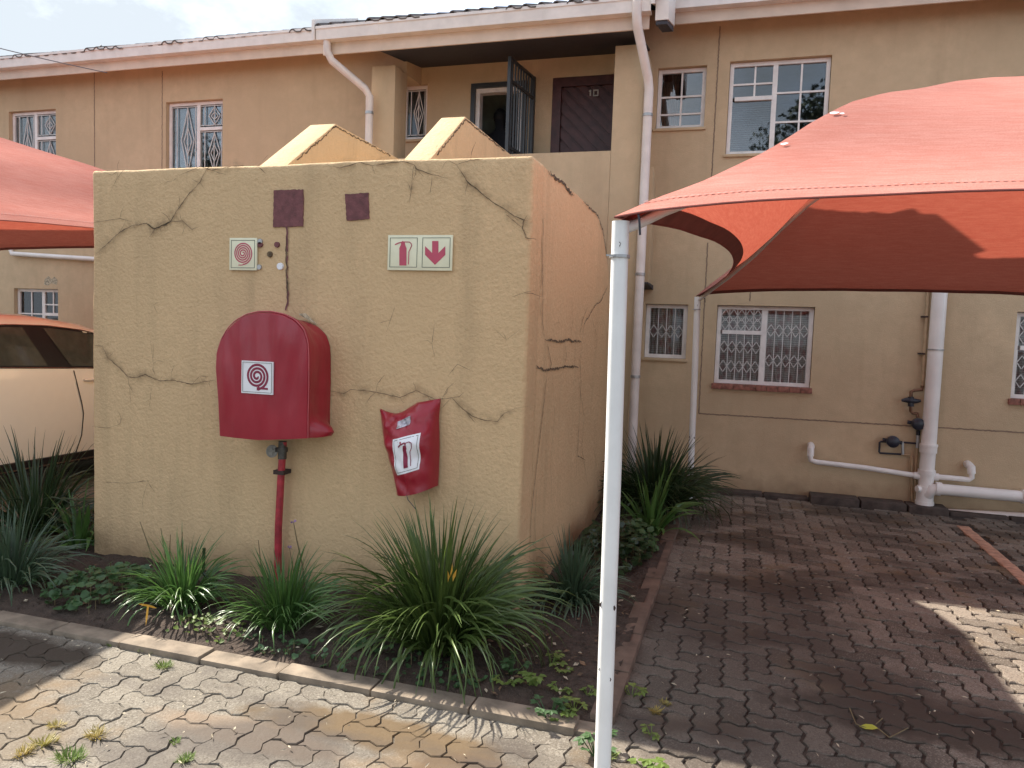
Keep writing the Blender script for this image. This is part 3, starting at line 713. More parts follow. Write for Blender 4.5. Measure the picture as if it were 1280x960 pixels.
mb = MB(); mb.prism([(7.15,4.45),(7.15,4.48),(7.7,4.635),(7.7,4.59)], 'x', -.905, -.80); build('barge_underside', mb, 'soffit', bl)
mb = MB(); mb.prism([(7.07,4.55),(7.07,4.76),(8.0,5.14),(8.0,4.88)], 'x', -4.45, -4.42); build('barge_board', mb, 'white', bl, bevel=.003)

# downpipes with swan necks
dp = build('downpipe', MB().tube([(-1.075,7.09,4.66),(-1.075,7.09,4.54),(-1.068,7.12,4.44),(-.985,7.40,4.06),(-.975,7.43,3.96),(-.975,7.43,3.0),(-.975,7.43,.12)], .044, 14), 'pinkpipe', bl, smooth=True)
for z in (3.72, 2.2, 1.2):
    c = build('pipe_clip', MB().tube([(-.975,7.43,z-.014),(-.975,7.43,z+.014)], .049, 14), 'galv', dp, smooth=True)
dp = build('downpipe', MB().tube([(-4.31,7.15,4.56),(-4.31,7.15,4.46),(-4.27,7.18,4.37),(-3.97,7.36,4.12),(-3.935,7.40,4.05),(-3.935,7.40,3.4),(-3.935,7.40,2.2)], .040, 14), 'pinkpipe', bl, smooth=True)
build('pipe_clip', MB().tube([(-3.935,7.40,3.86),(-3.935,7.40,3.89)], .046, 14), 'galv', dp, smooth=True)
# white pipe high on the lower left wall
mb = MB(); p = [onY(13,311,8.15), onY(15,317,8.15), onY(60,320,8.15), onY(200,329,8.15)]; mb.tube(p, .032, 10); build('waste_pipe', mb, 'pvc', bl, smooth=True)
o = build('patch', MB().prism([(onY(x,y_,YF).x, onY(x,y_,YF).z) for x, y_ in ((55,356),(56,349),(61,345),(64,349),(68,346),(72,350),(71,356),(64,354),(60,357))], 'y', YF-.002, YF+.01), 'petal', bl)
# ------------------------------------------------------------------ cracked plastered stair enclosure
BY = 3.9; BXL, BXR, BZ = -4.045, -1.10, 2.535
blk = thing('stair_enclosure', 'tan rough plastered stair enclosure with long cracks, standing in the planting bed', 'wall', (-2.57, BY, 0))
def lumpy_box(x0, x1, y0, y1, z0, z1, st, amp):
    """closed box with a finely divided, slightly uneven skin and worn edges"""
    bm = bmesh.new(); bmesh.ops.create_cube(bm, size=1)
    for v in bm.verts: v.co = Vector(((x0+x1)/2+v.co.x*(x1-x0), (y0+y1)/2+v.co.y*(y1-y0), (z0+z1)/2+v.co.z*(z1-z0)))
    bmesh.ops.bevel(bm, geom=list(bm.edges), offset=.022, segments=3, profile=.5, affect='EDGES')
    for ax, a, b in ((0, x0, x1), (1, y0, y1), (2, z0, z1)):
        k = a+st+.03
        while k < b-.03:
            nrm = Vector((0,0,0)); nrm[ax] = 1; co = Vector((0,0,0)); co[ax] = k
            bmesh.ops.bisect_plane(bm, geom=bm.verts[:]+bm.edges[:]+bm.faces[:], plane_co=co, plane_no=nrm); k += st
    for v in bm.verts:
        p = v.co; d = Vector((noise.noise(p*1.7), noise.noise(p*1.7+Vector((9,0,0))), noise.noise(p*1.7+Vector((0,9,0)))))*amp
        d += Vector((noise.noise(p*11), noise.noise(p*11+Vector((5,0,0))), noise.noise(p*11+Vector((0,5,0)))))*amp*.45
        if min(abs(p.y-y0), abs(p.y-y1)) < .003: d.y *= .35
        v.co = p+d
    mb = MB(); bm.verts.index_update(); mb.add([v.co.copy() for v in bm.verts], [[v.index for v in f.verts] for f in bm.faces]); bm.free(); return mb
def stain_ribbon(pts, width, nrm, parent):
    """damp dirt that has spread into the plaster either side of a crack"""
    nrm = Vector(nrm); Q = []
    for a, b in zip(pts, pts[1:]):
        n = max(1, int((b-a).length/.03)); Q += [a.lerp(b, i/n) for i in range(n)]
    Q.append(pts[-1]); n = len(Q); mb = MB(); vs = []; al = []
    for i, q in enumerate(Q):
        d = Q[min(i+1, n-1)]-Q[max(i-1, 0)]; s_ = d.cross(nrm).normalized(); k = width*rnd.uniform(.5, 1.2); e = min(1, i/3, (n-1-i)/3)
        vs += [q+s_*k+nrm*.0008, q+nrm*.0008, q-s_*k*1.3+nrm*.0008]; al += [0, e, 0]
    fs = []
    for i in range(n-1): o = 3*i; fs += [(o, o+1, o+4, o+3), (o+1, o+2, o+5, o+4)]
    mb.add(vs, fs); o = build('stain', mb, 'stain', parent, fix=False)
    at_ = o.data.attributes.new('fade', 'FLOAT', 'POINT')
    for i, v in enumerate(al): at_.data[i].value = v
build('front_wall', lumpy_box(BXL, BXR, BY, BY+.23, -.06, BZ, .075, .007), 'block', blk, smooth=True)
prof = [(BY+.231,-.06),(6.86,-.06),(6.93,.61),(6.90,1.44),(6.62,1.86),(6.32,2.21),(6.0,2.45),(5.72,2.525),(5.0,2.535),(BY+.231,2.53)]
build('side_wall', MB().prism(prof, 'x', BXR-.225, BXR-.004), 'block', blk, bevel=.016)
build('side_wall', MB().prism([(BY+.231,-.06),(YM-.003,-.06),(YM-.003,2.3),(5.2,2.5),(BY+.231,2.5)], 'x', BXL+.012, BXL+.22), 'block', blk, bevel=.016)
for x0, x1, yp in ((-3.145,-2.93,5.0), (-2.095,-1.91,4.99)):
    mb = MB(); mb.prism([(4.10,1.0),(YM-.003,1.0),(YM-.003,3.05),(yp,3.075),(4.135,2.463-.0),(4.10,2.44)], 'x', x0, x1)
    p = build('parapet', mb, 'block', blk, bevel=.012)
    mb = MB(); ribbon(mb, [(x1,4.5,2.70),(x1,yp,3.055),(x1,5.9,3.05)], .010, (1,0,0), rnd, .002, .5, False); build('mould', mb, 'crack', p, fix=False)
st = MB()
for k in range(11): st.box(-2.90, -2.12, 4.3+k*.27, 4.58+k*.27, .9+k*.15, 1.05+k*.15-.002*k)
build('steps', st, 'block', blk)
# cracks
FR = [
 ([(120,318),(150,290),(165,282),(183,279),(193,286),(213,277),(222,262),(235,244),(250,228),(258,212)], .011),
 ([(183,279),(193,286),(213,277)], .022), ([(213,277),(228,276),(240,287),(249,283)], .006), ([(111,279),(150,273),(165,277)], .005),
 ([(193,286),(191,296)], .008), ([(225,219),(250,208),(265,213),(290,208),(320,206)], .007), ([(225,219),(215,227)], .005), ([(258,212),(266,204)], .009),
 ([(120,212),(140,219),(148,214),(146,224),(138,240)], .004), ([(322,208),(333,217)], .007),
 ([(410,207),(425,210),(450,203),(465,207),(490,203),(505,202),(518,206),(520,211),(540,218),(560,223)], .009), ([(517,208),(514,240),(511,256)], .007),
 ([(570,205),(573,210),(585,228),(600,240),(615,252),(625,258),(638,267),(648,272),(655,275),(653,285),(657,297),(670,299)], .011), ([(571,206),(588,200),(605,199)], .007), ([(571,206),(560,200)], .008),
 ([(115,431),(128,433),(135,447),(150,460),(160,471),(170,472),(182,468),(190,472),(200,476),(215,475),(240,480),(262,476),(269,475)], .010), ([(240,480),(250,470),(262,471)], .004),
 ([(405,487),(430,492),(438,487),(455,488),(470,490),(500,497),(520,488),(535,495),(545,500),(565,497),(575,508),(590,520),(605,525),(622,527),(630,517),(645,510),(660,508)], .007), ([(553,497),(560,485),(568,478)], .004),
 ([(640,371),(655,366),(668,363)], .005), ([(192,381),(197,392)], .005), ([(192,430),(191,455)], .003), ([(188,425),(192,455)], .003), ([(115,533),(135,535),(150,530),(155,515)], .004), ([(116,602),(160,604),(185,601),(178,625),(180,650)], .003), ([(483,415),(488,400),(494,383)], .004), ([(543,405),(540,430),(544,450)], .004), ([(162,480),(164,512)], .003), ([(190,482),(186,512)], .004),
 ([(617,410),(633,425),(650,412)], .003), ([(560,470),(572,455),(588,463)], .004)]
for pts, wd in FR:
    mb = MB(); ribbon(mb, [onY(x, y, BY-.006) for x, y in pts], wd*.44, (0,-1,0), rnd, .001); build('crack', mb, 'crack', blk, fix=False)
for pts, wd in FR:
    if wd >= .0055: stain_ribbon([onY(x, y, BY-.0055) for x, y in pts], .022+wd*2.2, (0,-1,0), blk)
    P_ = [onY(x, y, BY-.006) for x, y in pts]
    for k in range(int(len(pts)*.55)):
        a = rnd.choice(P_[1:-1] or P_); ang = rnd.uniform(0, 6.28); l = rnd.uniform(.03, .10); q = a+Vector((math.cos(ang)*l*.5, 0, math.sin(ang)*l*.5)); e = q+Vector((math.cos(ang+rnd.uniform(-.8,.8))*l*.6, 0, math.sin(ang+rnd.uniform(-.8,.8))*l*.6))
        mb = MB(); ribbon(mb, [a, q, e], .0024, (0,-1,0), rnd, .001); build('crack', mb, 'crack', blk, fix=False)
RT = [([(680,262),(678,310),(678,365),(678,405),(681,424)], .010), ([(681,424),(690,425),(700,427),(708,425),(715,426),(727,427)], .020), ([(727,427),(730,405),(745,380),(750,378),(753,372),(760,356)], .012),
 ([(727,427),(725,455),(726,480),(723,540),(722,570),(732,575)], .009), ([(684,430),(689,455),(687,462)], .010), ([(665,455),(680,463),(695,461),(710,458),(723,459)], .018), ([(684,463),(680,500),(672,570),(664,640),(662,690)], .011), ([(724,420),(728,400),(734,384)], .009), ([(723,540),(721,565),(720,600)], .005), ([(745,590),(748,615)], .006), ([(697,410),(698,395)], .005), ([(678,330),(674,370),(676,400)], .004), ([(722,470),(730,520),(727,560),(735,610)], .006), ([(690,465),(693,520),(688,580),(690,640)], .004), ([(706,430),(708,445),(705,458)], .005), ([(740,400),(746,420),(744,450)], .004), ([(712,425),(716,400),(714,370)], .004), ([(671,600),(668,650),(670,700)], .005), ([(745,520),(742,560),(748,600)], .004)]
for pts, wd in RT:
    mb = MB(); ribbon(mb, [onX(x, y, BXR) for x, y in pts], wd*.7, (1,0,0), rnd, .002); build('crack', mb, 'crack', blk, fix=False)
mb = MB(); ribbon(mb, [(BXR,4.2,2.515),(BXR,4.45,2.52),(BXR,4.9,2.51)], .018, (1,0,0), rnd, .002, .5); ribbon(mb, [(BXR,5.2,2.515),(BXR,5.75,2.51),(BXR,6.0,2.43),(BXR,6.3,2.19)], .012, (1,0,0), rnd, .002, .5); build('mould', mb, 'mould', blk, fix=False)
# the two maroon paint patches and the paint run / filled chase below the larger one
def blot(pts, jit, y):
    P = [onY(x, z, y) for x, z in pts]; o = []
    for a, b in zip(P, P[1:]+P[:1]):
        n = max(2, int((b-a).length/.012))
        for i in range(n): q = a.lerp(b, i/n); o.append((q.x+rnd.uniform(-jit,jit), q.z+rnd.uniform(-jit,jit)))
    return o
build('paint_patch', MB().prism(blot([(343,238),(379,237),(380,250),(379,283),(342,284)], .002, BY), 'y', BY-.0075, BY+.01), 'maroon', blk)['label'] = 'larger maroon paint square with a run below'
build('paint_patch', MB().prism(blot([(432,243),(461,241),(462,274),(434,276)], .002, BY), 'y', BY-.0075, BY+.01), 'maroon', blk)['label'] = 'smaller maroon paint square'
mb = MB(); ribbon(mb, [onY(x, y, BY-.006) for x, y in ((358,283),(359,300),(358.5,330),(359,355),(360,376),(357,388))], .013, (0,-1,0), rnd, .002, .25, False); build('paint_run', mb, 'maroon', blk, fix=False)
mb = MB(); ribbon(mb, [onY(x, y, BY-.006) for x, y in ((358,300),(358.5,330),(359,350),(360,374))], .010, (0,-1,0), rnd, .004, .3); build('crack', mb, 'crack', blk, fix=False)
for (x, y, r, mt) in ((326,302,3.2,'galv'),(326,306,3.2,'maroon'),(347,306,3.4,'maroon'),(338,318,3.4,'crack'),(351,333,4.2,'signwhite'),(325,334,3,'galv')):
    p = onY(x, y, BY); q = onY(x+r, y, BY).x-p.x
    build('wall_plug', MB().tube([(p.x,BY-.012,p.z),(p.x,BY+.01,p.z)], [q*.9, q], 9), mt, blk)

# ------------------------------------------------------------------ signs on the front wall
def flat(mb, pts, y): mb.prism(pts, 'y', y-.0012, y); return mb
def frame_line(mb, x0, x1, z0, z1, y, t):
    for a, b, c, d in ((x0,x1,z1-t,z1),(x0,x1,z0,z0+t),(x0,x0+t,z0+t,z1-t),(x1-t,x1,z0+t,z1-t)): mb.box(a, b, y-.0012, y, c, d)
def spiral(mb, cx, cz, r0, r1, turns, wd, y, tail=None, end=-math.pi/2):
    n = int(turns*28); vs = []
    for i in range(n+1):
        t = i/n; a = end + (1-t)*turns*2*math.pi; r = r0+(r1-r0)*t; k = wd/2*(1 if t > .06 else .4+10*t)
        for s in (-1, 1): vs.append((cx+math.cos(a)*(r+s*k), y, cz+math.sin(a)*(r+s*k)))
    mb.add(vs, [(2*i, 2*i+1, 2*i+3, 2*i+2) for i in range(n)])
YS = BY-.004
def P2(x, y, Y=YS): p = onY(x, y, Y); return p.x, p.z
a = P2(287.5, 297.5, BY-.012); b = P2(321, 338, BY-.012)
sg = thing('hose_reel_sign', 'small cream sign with red hose spiral left of the bolt holes', 'sign', ((a[0]+b[0])/2, BY, b[1]))
build('plate', MB().box(a[0], b[0], BY-.016, BY-.005, b[1], a[1]), 'signcream', sg, bevel=.0015)
mb = MB(); frame_line(mb, a[0]+.012, b[0]-.012, b[1]+.013, a[1]-.013, BY-.0165, .0028); build('border', mb, 'signline', sg)
mb = MB(); spiral(mb, (a[0]+b[0])/2, (a[1]+b[1])/2+.004, .006, .066, 4.6, .0078, BY-.0175); mb.box((a[0]+b[0])/2-.03, (a[0]+b[0])/2, BY-.0178, BY-.0168, (a[1]+b[1])/2-.068, (a[1]+b[1])/2-.063); build('hose_symbol', mb, 'signred', sg, fix=False)
a = P2(485.5, 294, BY-.012); b = P2(565, 338.5, BY-.012); mid = (a[0]+b[0])/2
sg = thing('extinguisher_sign', 'wide cream double sign with fire extinguisher and down arrow', 'sign', (mid, BY, b[1]))
build('plate', MB().box(a[0], b[0], BY-.015, BY-.005, b[1], a[1]), 'signcream', sg, bevel=.0015)
mb = MB(); frame_line(mb, a[0]+.013, mid-.014, b[1]+.016, a[1]-.014, BY-.0155, .0028); frame_line(mb, mid+.016, b[0]-.013, b[1]+.016, a[1]-.014, BY-.0155, .0028); build('border', mb, 'signline', sg)
ysg = BY-.0157
def S8(u, v):   # coordinates of the enlarged view of this sign (1280 x 832 over 100 x 65 picture pixels)
    return P2(475+u*100/1280, 285+v*65/832, BY-.0157)
mb = MB(); flat(mb, [S8(*q) for q in ((310,600),(310,320),(335,270),(340,230),(365,205),(395,228),(405,275),(425,325),(422,600))], ysg)
def S8line(mb, pts, wd):
    P = [S8(*q) for q in pts]
    for p, q in zip(P, P[1:]):
        d = Vector((q[0]-p[0], q[1]-p[1])); n_ = Vector((-d.y, d.x)).normalized()*wd/2; e = d.normalized()*wd*.3
        p_, q_ = Vector(p)-e, Vector(q)+e; flat(mb, [tuple(p_+n_), tuple(q_+n_), tuple(q_-n_), tuple(p_-n_)], ysg-.0002)
S8line(mb, [(345,228),(300,240),(245,264)], .006); S8line(mb, [(365,222),(470,224),(500,250),(508,280),(490,320),(462,380),(455,580)], .0045)
build('extinguisher_symbol', mb, 'signred', sg)
mb = MB(); flat(mb, [S8(*q) for q in ((835,208),(935,208),(935,400),(1045,290),(1045,430),(880,590),(722,430),(722,290),(835,400))], ysg); build('arrow_symbol', mb, 'signred', sg)

# ------------------------------------------------------------------ red vinyl hose reel cover
CF = BY-.25
pr = [(274,545),(272,500),(269,460),(270,440),(275,424),(283,410),(293,400),(307,392),(322,388.5),(338,388.5),(354,392),(368,399),(379,411),(384,427),(385,445),(385,480),(384,520),(384,548)]
rim = [Vector(P2(x, y, CF)) for x, y in pr]
cv = thing('hose_reel_cover', 'red vinyl cover with rounded top over the wall hose reel', 'cover', ((rim[0].x+rim[-1].x)/2, BY, rim[0].y))
def resample(P, n):
    L_ = [0]
    for a, b in zip(P, P[1:]): L_.append(L_[-1]+(b-a).length)
    o = []; j = 0
    for i in range(n):
        s = L_[-1]*i/(n-1)
        while j < len(P)-2 and L_[j+1] < s: j += 1
        t = (s-L_[j])/max(1e-9, L_[j+1]-L_[j]); o.append(P[j].lerp(P[j+1], t))
    return o
rm = resample(rim, 73); nr = len(rm); cxr = sum(p.x for p in rm)/nr; zb = rm[0].y
mb = MB(); rings = 12; vs = []
lx_, lz_ = P2(322, 472, CF-.02)
# front panel: rings shrink towards an axis on the lower middle
for r in range(rings+1):
    k = 1-max(0, r-1)/(rings-1)
    if r == 0: k = 1.0
    elif r == 1: k = .985
    else: k = .985*(1-(r-1)/(rings-1))
    for p in rm:
        q = Vector((cxr+(p.x-cxr)*k, zb+(p.y-zb)*k)); bul = .022*(1-k*k) - (.026 if r == 0 else .004 if r == 1 else 0)
        d = .015*noise.noise(Vector((q.x*16, q.y*2.8, 1)))*(.3+max(0, (q.y-zb)/.6))*min(1, 4*(1-k)+.15)*(1-math.exp(-((q.x-lx_)**2+(q.y-lz_)**2)/.17**2))
        vs.append((q.x, CF-bul+d*1.3, q.y + (0 if 0 < 1 else 0)))
fs = [(r*nr+i, r*nr+i+1, (r+1)*nr+i+1, (r+1)*nr+i) for r in range(rings) for i in range(nr-1)]
mb.add(vs, fs); build('front_panel', mb, 'vinyl', cv, smooth=True)
mb = MB(); vs = []; deep = 9
for r in range(deep+1):
    t = r/deep; Y = CF+.026+(BY-.034-CF)*t
    for i, p in enumerate(rm):
        low = max(0, 1-(p.y-zb)/.20) if i > nr/2 else 0
        flare = .10*low*math.sin(math.pi*min(1, max(0, (p.y-zb)/.14)))*math.sin(math.pi*min(1, t*1.15))*1.4
        s_ = 1 - .018*math.sin(math.pi*t)*math.sin(math.pi*i/(nr-1))
        dn = .012*noise.noise(Vector((p.x*9, p.y*9, t*3)))*math.sin(math.pi*t)
        sag = .03*t*(1 if p.y > zb+.3 else 0)*((p.y-zb-.3)/.2 if p.y > zb+.3 else 0)
        vs.append((cxr+(p.x-cxr)*s_+flare+dn, Y, zb+(p.y-zb)*s_-sag*.6+dn))
fs = [(r*nr+i, (r+1)*nr+i, (r+1)*nr+i+1, r*nr+i+1) for r in range(deep) for i in range(nr-1)]
mb.add(vs, fs); build('side_panel', mb, 'vinyl', cv, smooth=True)
build('piping', MB().tube([(cxr+(p.x-cxr)*.997, CF+.009, zb+(p.y-zb)*.997) for p in rm], .0034, 6), 'piping', cv, smooth=True)
q = onY(374,392,BY-.1); e = onY(389,401,BY-.05); mb = MB(); mb.add([q, e, e+Vector((.01,.04,-.015)), q+Vector((0,.07,.004)), q+Vector((0,0,-.006)), e+Vector((0,0,-.006)), e+Vector((.01,.04,-.021)), q+Vector((0,.07,-.002))], [(0,1,2,3),(7,6,5,4),(0,4,5,1),(1,5,6,2),(2,6,7,3),(3,7,4,0)]); build('flap', mb, 'petal', cv)
# sticker on the cover
a = P2(303, 450.5, CF-.022); b = P2(341.5, 493.5, CF-.022); ysk = CF-.0285
lab = build('label', MB().box(a[0], b[0], ysk, ysk+.010, b[1], a[1]), 'signwhite', cv)
mb = MB(); frame_line(mb, a[0]+.008, b[0]-.006, b[1]+.008, a[1]-.007, ysk-.0006, .0022); build('label_border', mb, 'signline', lab)
mb = MB(); cx_, cz_ = (a[0]+b[0])/2, (a[1]+b[1])/2+.008; spiral(mb, cx_, cz_, .009, .074, 3.25, .0135, ysk-.0014)
for u0, u1, v0, v1 in ((.0,.008,-.074,-.062),(.008,.016,-.081,-.055),(.016,.026,-.074,-.062),(.026,.072,-.0735,-.0625)): mb.box(cx_+u0, cx_+u1, ysk-.0016, ysk-.0004, cz_+v0, cz_+v1)
build('hose_symbol', mb, 'signdark', lab, fix=False)
# riser pipe
rp_ = thing('water_riser', 'red painted water pipe with grey hand wheel valve below the hose cover', 'pipe', (-2.57, BY-.06, 0))
pp = [onY(354,552,BY-.07), onY(351,600,BY-.06), onY(348,660,BY-.055), onY(347,735,BY-.05)]
build('pipe', MB().tube(pp, .0215, 12), 'redpipe', rp_, smooth=True)
for k in range(22):
    t = rnd.uniform(.2, .98); p = pp[0].lerp(pp[3], t); r = rnd.uniform(.004, .009)
    q = Vector((p.x-.0185+rnd.uniform(0,.006), p.y-.010, p.z)); build('paint_chip', MB().add([q+Vector((-r,0,0)), q+Vector((0,-.002,r*1.6)), q+Vector((r*.7,-.003,0)), q+Vector((0,-.002,-r*1.5))], [(0,1,2,3)]), 'signwhite' if k % 3 else 'chip', rp_, fix=False)
p = onY(353, 562, BY-.07); vb = MB(); vb.tube([p+Vector((0,0,.05)), p+Vector((0,0,-.055))], [.024,.026], 10); vb.tube([p+Vector((0,0,.012)), p+Vector((0,0,-.012))], .032, 10); vb.tube([p, p+Vector((-.035,-.02,0))], .014, 8)
build('valve', vb, 'brass', rp_, smooth=True)
h = onY(340, 564, BY-.10); mb = MB(); ring = [h+Vector((.006*math.cos(a_), .03*math.sin(a_)*.8, .034*math.cos(a_)))+Vector((-.012*math.sin(a_)*0,0,0)) for a_ in [2*math.pi*i/16 for i in range(17)]]
ring = [h+Vector((.028*math.sin(a_)*.8, .018*math.sin(a_), .033*math.cos(a_))) for a_ in [2*math.pi*i/16 for i in range(17)]]
mb.tube(ring, .006, 6); mb.tube([p+Vector((-.03,-.018,0)), h], .009, 8); mb.bar(ring[0], ring[8], .007); mb.bar(ring[4], ring[12], .007)
mb.add([h]+ring[:-1], [(0, i+1, (i+1) % 16+1) for i in range(16)])
build('hand_wheel', mb, 'wheelgrey', rp_, smooth=True)
for y in (590,):
    q = onY(351, y, BY-.06); build('pipe_bracket', MB().box(q.x-.035, q.x+.035, q.y-.026, q.y+.055, q.z-.012, q.z+.012), 'chip', rp_)

# ------------------------------------------------------------------ red vinyl extinguisher cover, hung askew
ex = thing('extinguisher_cover', 'crumpled red vinyl fire extinguisher cover hanging askew on the wall', 'cover', (*onY(507,616,BY).xy, onY(507,616,BY).z))
def E5(u, v): return P2(460+u*100/711, 490+v*135/960, BY-.09)
Lft = [Vector(E5(*q)) for q in ((62,160),(80,290),(120,430),(165,590),(215,740),(250,898))]
Rgt = [Vector(E5(*q)) for q in ((602,66),(585,250),(590,370),(592,520),(586,700),(580,850))]
Lr, Rr = resample(Lft, 25), resample(Rgt, 25); NU = 24
def bag(u, v):
    fi = v*24; i = min(23, int(fi)); t = fi-i
    a, b = Lr[i].lerp(Lr[i+1], t), Rr[i].lerp(Rr[i+1], t); p = a.lerp(b, u)
    thick = (.018+.150*min(1, (v/.42))**.75)*(1-.12*v)
    prof_ = max(0, 1-abs(2*u-1)**2.6)**.6
    cr = 1-.35*math.exp(-((u-.52)/.02)**2)*0
    wr = .015*noise.noise(Vector((u*3+v*2, v*7-u*4, 2)))*(1-.5*v) + .009*noise.noise(Vector((u*9+v*7, v*12, 5)))*(1-v)
    sag = -.055*math.sin(math.pi*min(1, u/.62))*(1-v)**6 if u < .62 else 0
    seam = .007*math.exp(-((u-.50)/.03)**2)*(.3+v)
    return Vector((p.x, BY-.03-thick*prof_-wr*prof_*2-seam, p.y+sag*.75+(-.012*math.sin(math.pi*u)*v**5)))
mb = MB(); NV = 34; vs = [bag(i/NU, j/NV) for j in range(NV+1) for i in range(NU+1)]
fs = [(j*(NU+1)+i, j*(NU+1)+i+1, (j+1)*(NU+1)+i+1, (j+1)*(NU+1)+i) for j in range(NV) for i in range(NU)]
m_ = len(vs); vs2 = [Vector((v.x, BY-.016-.25*max(0, BY-.03-v.y)*0, v.z)) for v in vs]
fs2 = [(m_+f[3], m_+f[2], m_+f[1], m_+f[0]) for f in fs]
edge = [i for i in range(NU+1)], [NV*(NU+1)+i for i in range(NU+1)], [j*(NU+1) for j in range(NV+1)], [j*(NU+1)+NU for j in range(NV+1)]
fe = [(a_, b_, b_+m_, a_+m_) for e in edge for a_, b_ in zip(e, e[1:])]
mb.add(vs+vs2, fs+fs2+fe); build('bag', mb, 'vinyl', ex, smooth=True)
def onbag(mb, quadpts, nx, ny, lift):
    """patch of the bag surface between four (u,v) corners tl,tr,br,bl"""
    tl, tr, br, bl_ = [Vector(q) for q in quadpts]; vs = []
    for j in range(ny+1):
        for i in range(nx+1):
            q = tl.lerp(tr, i/nx).lerp(bl_.lerp(br, i/nx), j/ny); p = bag(q.x, q.y); vs.append(p+Vector((0,-lift,0)))
    mb.add(vs, [(j*(nx+1)+i, j*(nx+1)+i+1, (j+1)*(nx+1)+i+1, (j+1)*(nx+1)+i) for j in range(ny) for i in range(nx)])
LQ = [Vector(q) for q in ((.345,.36),(.83,.345),(.785,.745),(.28,.775))]
mb = MB(); onbag(mb, LQ, 10, 10, .003); lab = build('label', mb, 'signwhite', ex, smooth=True)
def lq(s, t): return tuple(LQ[0].lerp(LQ[1], s).lerp(LQ[3].lerp(LQ[2], s), t))
def lpatch(mb, s0, s1, t0, t1, nx=2, ny=8, lift=.005): onbag(mb, [lq(s0,t0), lq(s1,t0), lq(s1,t1), lq(s0,t1)], nx, ny, lift)
mb = MB(); lpatch(mb,.06,.94,.045,.058,10,1); lpatch(mb,.06,.94,.935,.948,10,1); lpatch(mb,.06,.075,.045,.948,1,10); lpatch(mb,.925,.94,.045,.948,1,10); build('label_border', mb, 'signline', lab, fix=False)
mb = MB()
for q in (((.42,.36),(.56,.36),(.60,.86),(.42,.86)), ((.46,.24),(.56,.24),(.58,.36),(.42,.36))): onbag(mb, [lq(*p) for p in q], 3, 8, .005)
def lline(pts, wd):
    for (a_, b_) in zip(pts, pts[1:]):
        d = Vector((b_[0]-a_[0], b_[1]-a_[1])); n_ = Vector((-d.y, d.x)).normalized()*wd; A, B = Vector(a_), Vector(b_)
        onbag(mb, [lq(*(A+n_)), lq(*(B+n_)), lq(*(B-n_)), lq(*(A-n_))], 2, 2, .0055)
lline([(.24,.25),(.36,.20),(.52,.17),(.55,.24)], .022); lline([(.52,.19),(.66,.17),(.75,.22),(.74,.34),(.68,.45),(.67,.55),(.70,.84)], .013)
build('extinguisher_symbol', mb, 'signdark', lab, fix=False)
mb = MB(); onbag(mb, ((.40,.15),(.64,.135),(.645,.235),(.41,.245)), 6, 4, .003); build('silver_tag', mb, 'silver', ex, smooth=True)
mb = MB(); mb.tube([bag(.48,.99)+Vector((0,-.002,0)), bag(.5,1)+Vector((.005,-.004,-.02)), bag(.5,1)+Vector((.06,-.01,-.07))], .0022, 6); build('cord', mb, 'blackp', ex)

